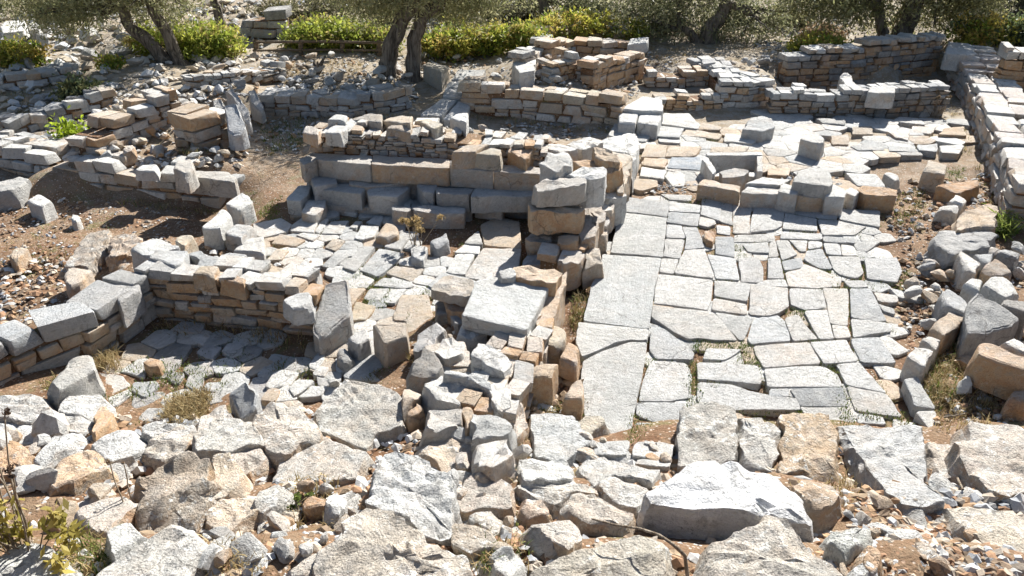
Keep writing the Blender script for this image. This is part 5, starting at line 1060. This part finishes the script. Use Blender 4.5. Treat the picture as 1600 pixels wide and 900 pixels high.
wf = ['240,512 490,538 485,548 240,520', '60,600 160,562 165,572 70,612', '489,300 640,320 640,328 480,312', '720,176 962,200 960,208 720,184', '1090,312 1330,322 1330,328 1090,318', '890,500 912,440 918,445 898,510', '1210,190 1470,188 1470,194 1210,196', '1480,130 1566,350 1556,352 1474,140', '150,306 340,328 340,336 150,314', '830,640 905,640 905,650 830,650', '280,234 366,234 366,240 280,240', '415,184 640,178 640,184 415,190']
blades('dry_grass', 'dry straw-coloured grass tufts in hollows and between the rocks', [
 ('265,625 320,615 325,640 300,662 260,660', 170, (.06,.14), DG, 9), ('1475,520 1540,540 1520,600 1450,640 1450,580', 220, (.05,.13), DG+GR[:1], 8), ('1450,600 1560,600 1560,660 1470,670', 120, (.03,.09), DG, 7), ('150,545 190,560 180,580 150,575', 50, (.08,.2), DG, 7), ('640,540 700,600 660,620', 40, (.06,.16), DG, 7), ('830,520 880,560 860,600 840,580', 60, (.06,.14), DG, 7), ('100,830 220,860 150,900 100,900', 70, (.05,.13), DG+GR, 8), ('400,790 560,790 540,830 420,830', 60, (.03,.1), DG, 7), ('690,545 830,530 790,640 740,600', 50, (.05,.12), DG, 7), ('730,850 800,860 760,900', 40, (.05,.14), DG+GR, 8), ('240,500 480,525 470,535 240,510', 45, (.06,.14), DG, 6), ('280,860 380,830 420,900 290,900', 60, (.04,.1), DG, 6), ('800,680 830,690 820,900 800,900', 70, (.03,.09), DG+GR, 6), ('1250,760 1330,740 1360,800 1300,800', 60, (.03,.09), DG, 6), ('0,380 120,330 200,330 150,420 0,440', 150, (.02,.06), DG+GR, 4),
 ('400,100 560,90 580,120 420,130', 300, (.04,.1), DG, 4), ('1010,75 1230,70 1220,95 1020,100', 300, (.04,.1), DG, 4), ('0,130 100,120 120,180 0,200', 260, (.04,.1), DG+GR, 4), ('450,740 520,750 540,790 470,800', 40, (.04,.1), DG, 6)] + [(q, 45, (.03,.11), DG+DG+GR, 7) for q in wf], 72)
# ---- dry weeds on the left court
def stalks(label, base, n, h, seed, head=(.40,.29,.13), spread=.12, name='dry_weed', hs=.03, mat=MTWIG, leafc=None, group=None):
    rng = random.Random(seed); b = hit(*base); root = empty(name, b); tag(root, label, 'plant', group)
    for k in range(n):
        e = b+Vector((rng.gauss(0, spread), rng.gauss(0, spread*.7), h*rng.uniform(.65,1.1))); s0 = b+Vector((rng.gauss(0,.04), rng.gauss(0,.04), -.08))
        pts, rad = limb(s0, e, .0065, .004, rng.random()*60, 8, .12); tubes_obj('stalk', [(pts, rad)], mat, root, sides=5)
        V = []; F = []; C = []
        leaves('seed_head', [(tuple(e), (hs, hs, hs))], 60, hs*.9, [head, (head[0]*.7, head[1]*.7, head[2]*.7)], MGRASS, root, seed*31+k, 60, hs*.4, 0, .2, .5)
        if leafc:
            for f in (.3,.45,.6):
                q = s0.lerp(e, f); leaves('leaf_cluster', [(tuple(q), (.05,.05,.04))], 16, .06, leafc, MLEAF, root, seed*17+k*5+int(f*10), 16, .03, -.3, .2, .45)['kind'] = 'stuff'
    return root
stalks('dry yellow seed heads on tall weeds in the left court', (652,385), 9, .42, 81, (.42,.31,.15), .10, hs=.05)
stalks('dead dark flower heads on tall thin stalks in the lower left foreground', (40,880), 12, 1.1, 82, (.10,.065,.045), .17, name='dry_flower_plant', hs=.022)
YL = [(.38,.31,.08),(.32,.27,.07),(.44,.37,.13),(.27,.24,.06)]
pr = empty('yellow_leaf_plant', hit(75,880)); tag(pr, 'plant with yellowing leaves at the foot of the dead flower stalks', 'plant')
b0 = hit(60,885)
for k in range(16):
    e = b0+Vector((RNG.uniform(-.34,.30), RNG.uniform(-.12,.12), RNG.uniform(.12,.42)))
    pts, rad = limb(b0+Vector((RNG.uniform(-.2,.15),0,-.05)), e, .005, .003, k*2.3, 6, .2); tubes_obj('stem', [(pts, rad)], MTWIG, pr, sides=5)
    leaves('leaf_cluster', [(tuple(e), (.06,.06,.05))], 26, .075, YL, MLEAF, pr, 900+k, 26, .035, -.3, .2, .42)['kind'] = 'stuff'
stalks('dry bush of tangled stalks at the foot of the wall in the shaded room', (1462,182), 10, .5, 83, (.30,.22,.13), .2, hs=.04)
stalks('small green plant with strap leaves beside the orange-red stone', (465,797), 4, .14, 84, (.20,.25,.06), .05, name='small_plant', hs=.03)
stalks('thin dry stalk rising above the wrinkled boulder', (205,800), 2, .55, 85, (.2,.14,.09), .05, name='dry_weed', hs=.015)
def stick(label, pts, r, up, nm='dead_branch'):
    p3 = [hit(x, y, u) for (x, y), u in zip(pts, up)]; o = tubes_obj(nm, [(p3, [r*(1-.5*i/(len(p3)-1)) for i in range(len(p3))])], MTWIG, None, sides=7, gn=.2); tag(o, label, 'branch'); return o
stick('bent dry branch standing between the two bottom boulders', [(1074,900),(1070,868),(1060,858),(1048,848),(1030,836),(1000,826),(960,820),(925,811)], .012, [.1,.24,.28,.30,.30,.28,.28,.26])
stick('thin dry root on the gravel left of the right edge boulder', [(1482,713),(1494,728),(1497,750),(1505,765)], .014, [.08,.06,.04,.03])
stick('short dry twig on the earth beside the tilted court slabs', [(1475,652),(1490,650),(1508,646)], .010, [.05,.05,.05])
